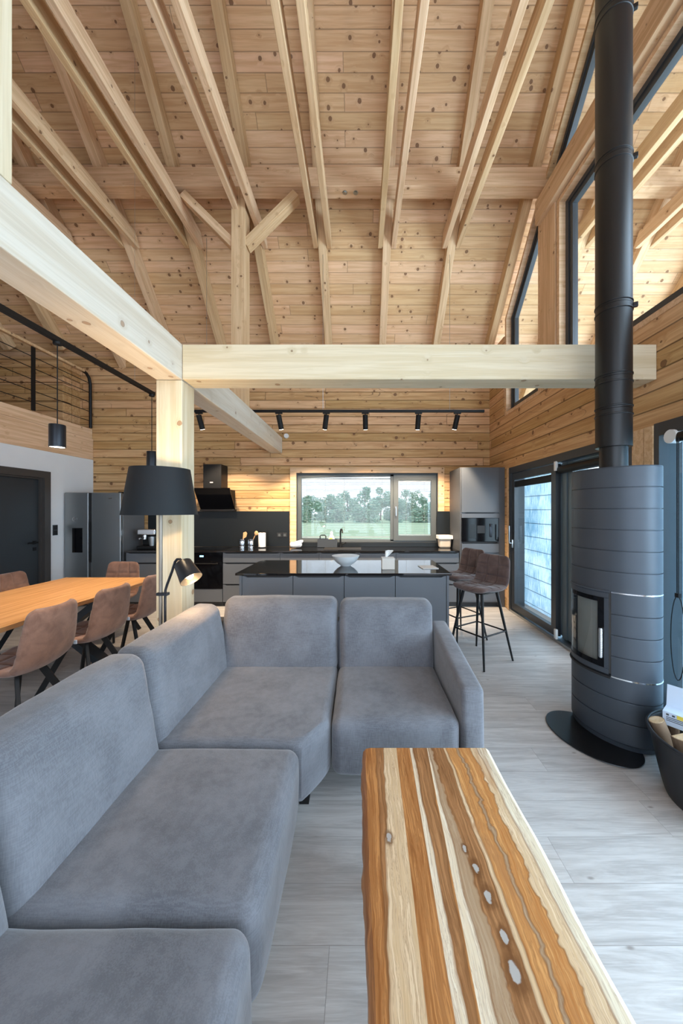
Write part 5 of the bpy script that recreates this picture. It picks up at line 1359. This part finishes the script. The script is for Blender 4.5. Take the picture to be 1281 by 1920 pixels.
def make_dining_chair(label, loc, rz):
    t = thing('dining_chair', label, 'chair', loc, rz, 'brown dining chairs round the table')
    S = [(0.225, 0.452, 0.20), (0.12, 0.452, 0.225), (0.0, 0.442, 0.23), (-0.11, 0.438, 0.228), (-0.175, 0.452, 0.225)]
    K = [(-0.175, 0.452, 0.225), (-0.215, 0.49, 0.225), (-0.238, 0.56, 0.225), (-0.262, 0.70, 0.215), (-0.285, 0.865, 0.19)]
    shell(S, 0.055, False, True, 3, 3).build('seat', 'suede', t, autosmooth=0)
    b = shell(K, 0.055, True, False, 3, 3, curl=0.035).build('backrest', 'suede', t, autosmooth=0)
    m = MB().box(-0.225, -0.200, -0.2305, -0.2225, 0.495, 0.525, 0.001); tag(m.build('side_tag', 'carton', t), 'small pale side tag')
    MB().box(-0.11, 0.11, -0.11, 0.11, 0.405, 0.42, 0.003).build('leg_plate', 'black', t)
    for sx in (-1, 1):
        for sy in (-1, 1):
            m = MB().bar((sx*0.07, sy*0.085, 0.41), (sx*0.23, sy*0.215, 0.004), 0.022, 0.042, up=(0, 0, 1), bevel=0.002); m.build('leg', 'black', t)
    return t
PX_ = -2.42
c1 = make_dining_chair('nearest brown dining chair right of the table, beside the sofa back', (PX_, 2.42, 0), PI)
for loc, rz, nm in (((PX_+0.015, 3.0, 0), PI-0.03, 'middle brown dining chair on the right side of the table'), ((PX_+0.02, 3.58, 0), PI+0.04, 'brown dining chair half hidden behind the pale post'),
                    ((-3.05, 4.16, 0), -PI/2, 'brown dining chair at the far end of the table facing the viewer'), ((-3.46, 3.60, 0), 0.03, 'brown dining chair on the left side nearest the dark door'),
                    ((-3.44, 2.95, 0), 0, 'brown dining chair on the left side showing only its seat corner and legs')):
    dup(c1, loc, rz, nm)

# ------------------------------------------------------------------ bar stools
def make_bar_stool(label, loc, rz):
    t = thing('bar_stool', label, 'bar stool', loc, rz, 'bar stools at the island')
    S = [(0.215, 0.735, 0.195), (0.13, 0.742, 0.208), (0.0, 0.732, 0.21), (-0.10, 0.73, 0.208), (-0.16, 0.742, 0.205)]
    K = [(-0.16, 0.742, 0.205), (-0.195, 0.775, 0.205), (-0.215, 0.84, 0.205), (-0.232, 0.94, 0.20), (-0.25, 1.055, 0.185)]
    shell(S, 0.06, False, True, 3, 3, curl=0.015).build('seat', 'suede2', t, autosmooth=0)
    shell(K, 0.06, True, False, 3, 3, curl=0.02).build('backrest', 'suede2', t, autosmooth=0)
    MB().box(-0.13, 0.13, -0.13, 0.13, 0.692, 0.705, 0.003).build('leg_plate', 'black', t)
    for sx in (-1, 1):
        for sy in (-1, 1):
            m = MB().cyl((sx*0.115, sy*0.115, 0.70), (sx*0.225, sy*0.225, 0.002), 0.016, 0.0095, 14); m.smooth = True; m.build('leg', 'black', t)
    r = 0.115+(0.225-0.115)*(0.70-0.30)/0.70
    for a, b in (((r, -r), (r, r)), ((-r, -r), (-r, r)), ((-r, -r), (r, -r)), ((-r, r), (r, r))):
        m = MB().cyl((*a, 0.30), (*b, 0.30), 0.008, seg=10); m.smooth = True; m.build('footrest_bar', 'black', t)
    return t
s1_ = make_bar_stool('front bar stool with dark brown quilted seat, turned toward the island corner', (1.245, 3.54, 0), math.atan2(-0.535, -0.845))
dup(s1_, (1.20, 4.13, 0), math.atan2(-0.42, -0.91), 'rear bar stool partly hidden behind the front stool')
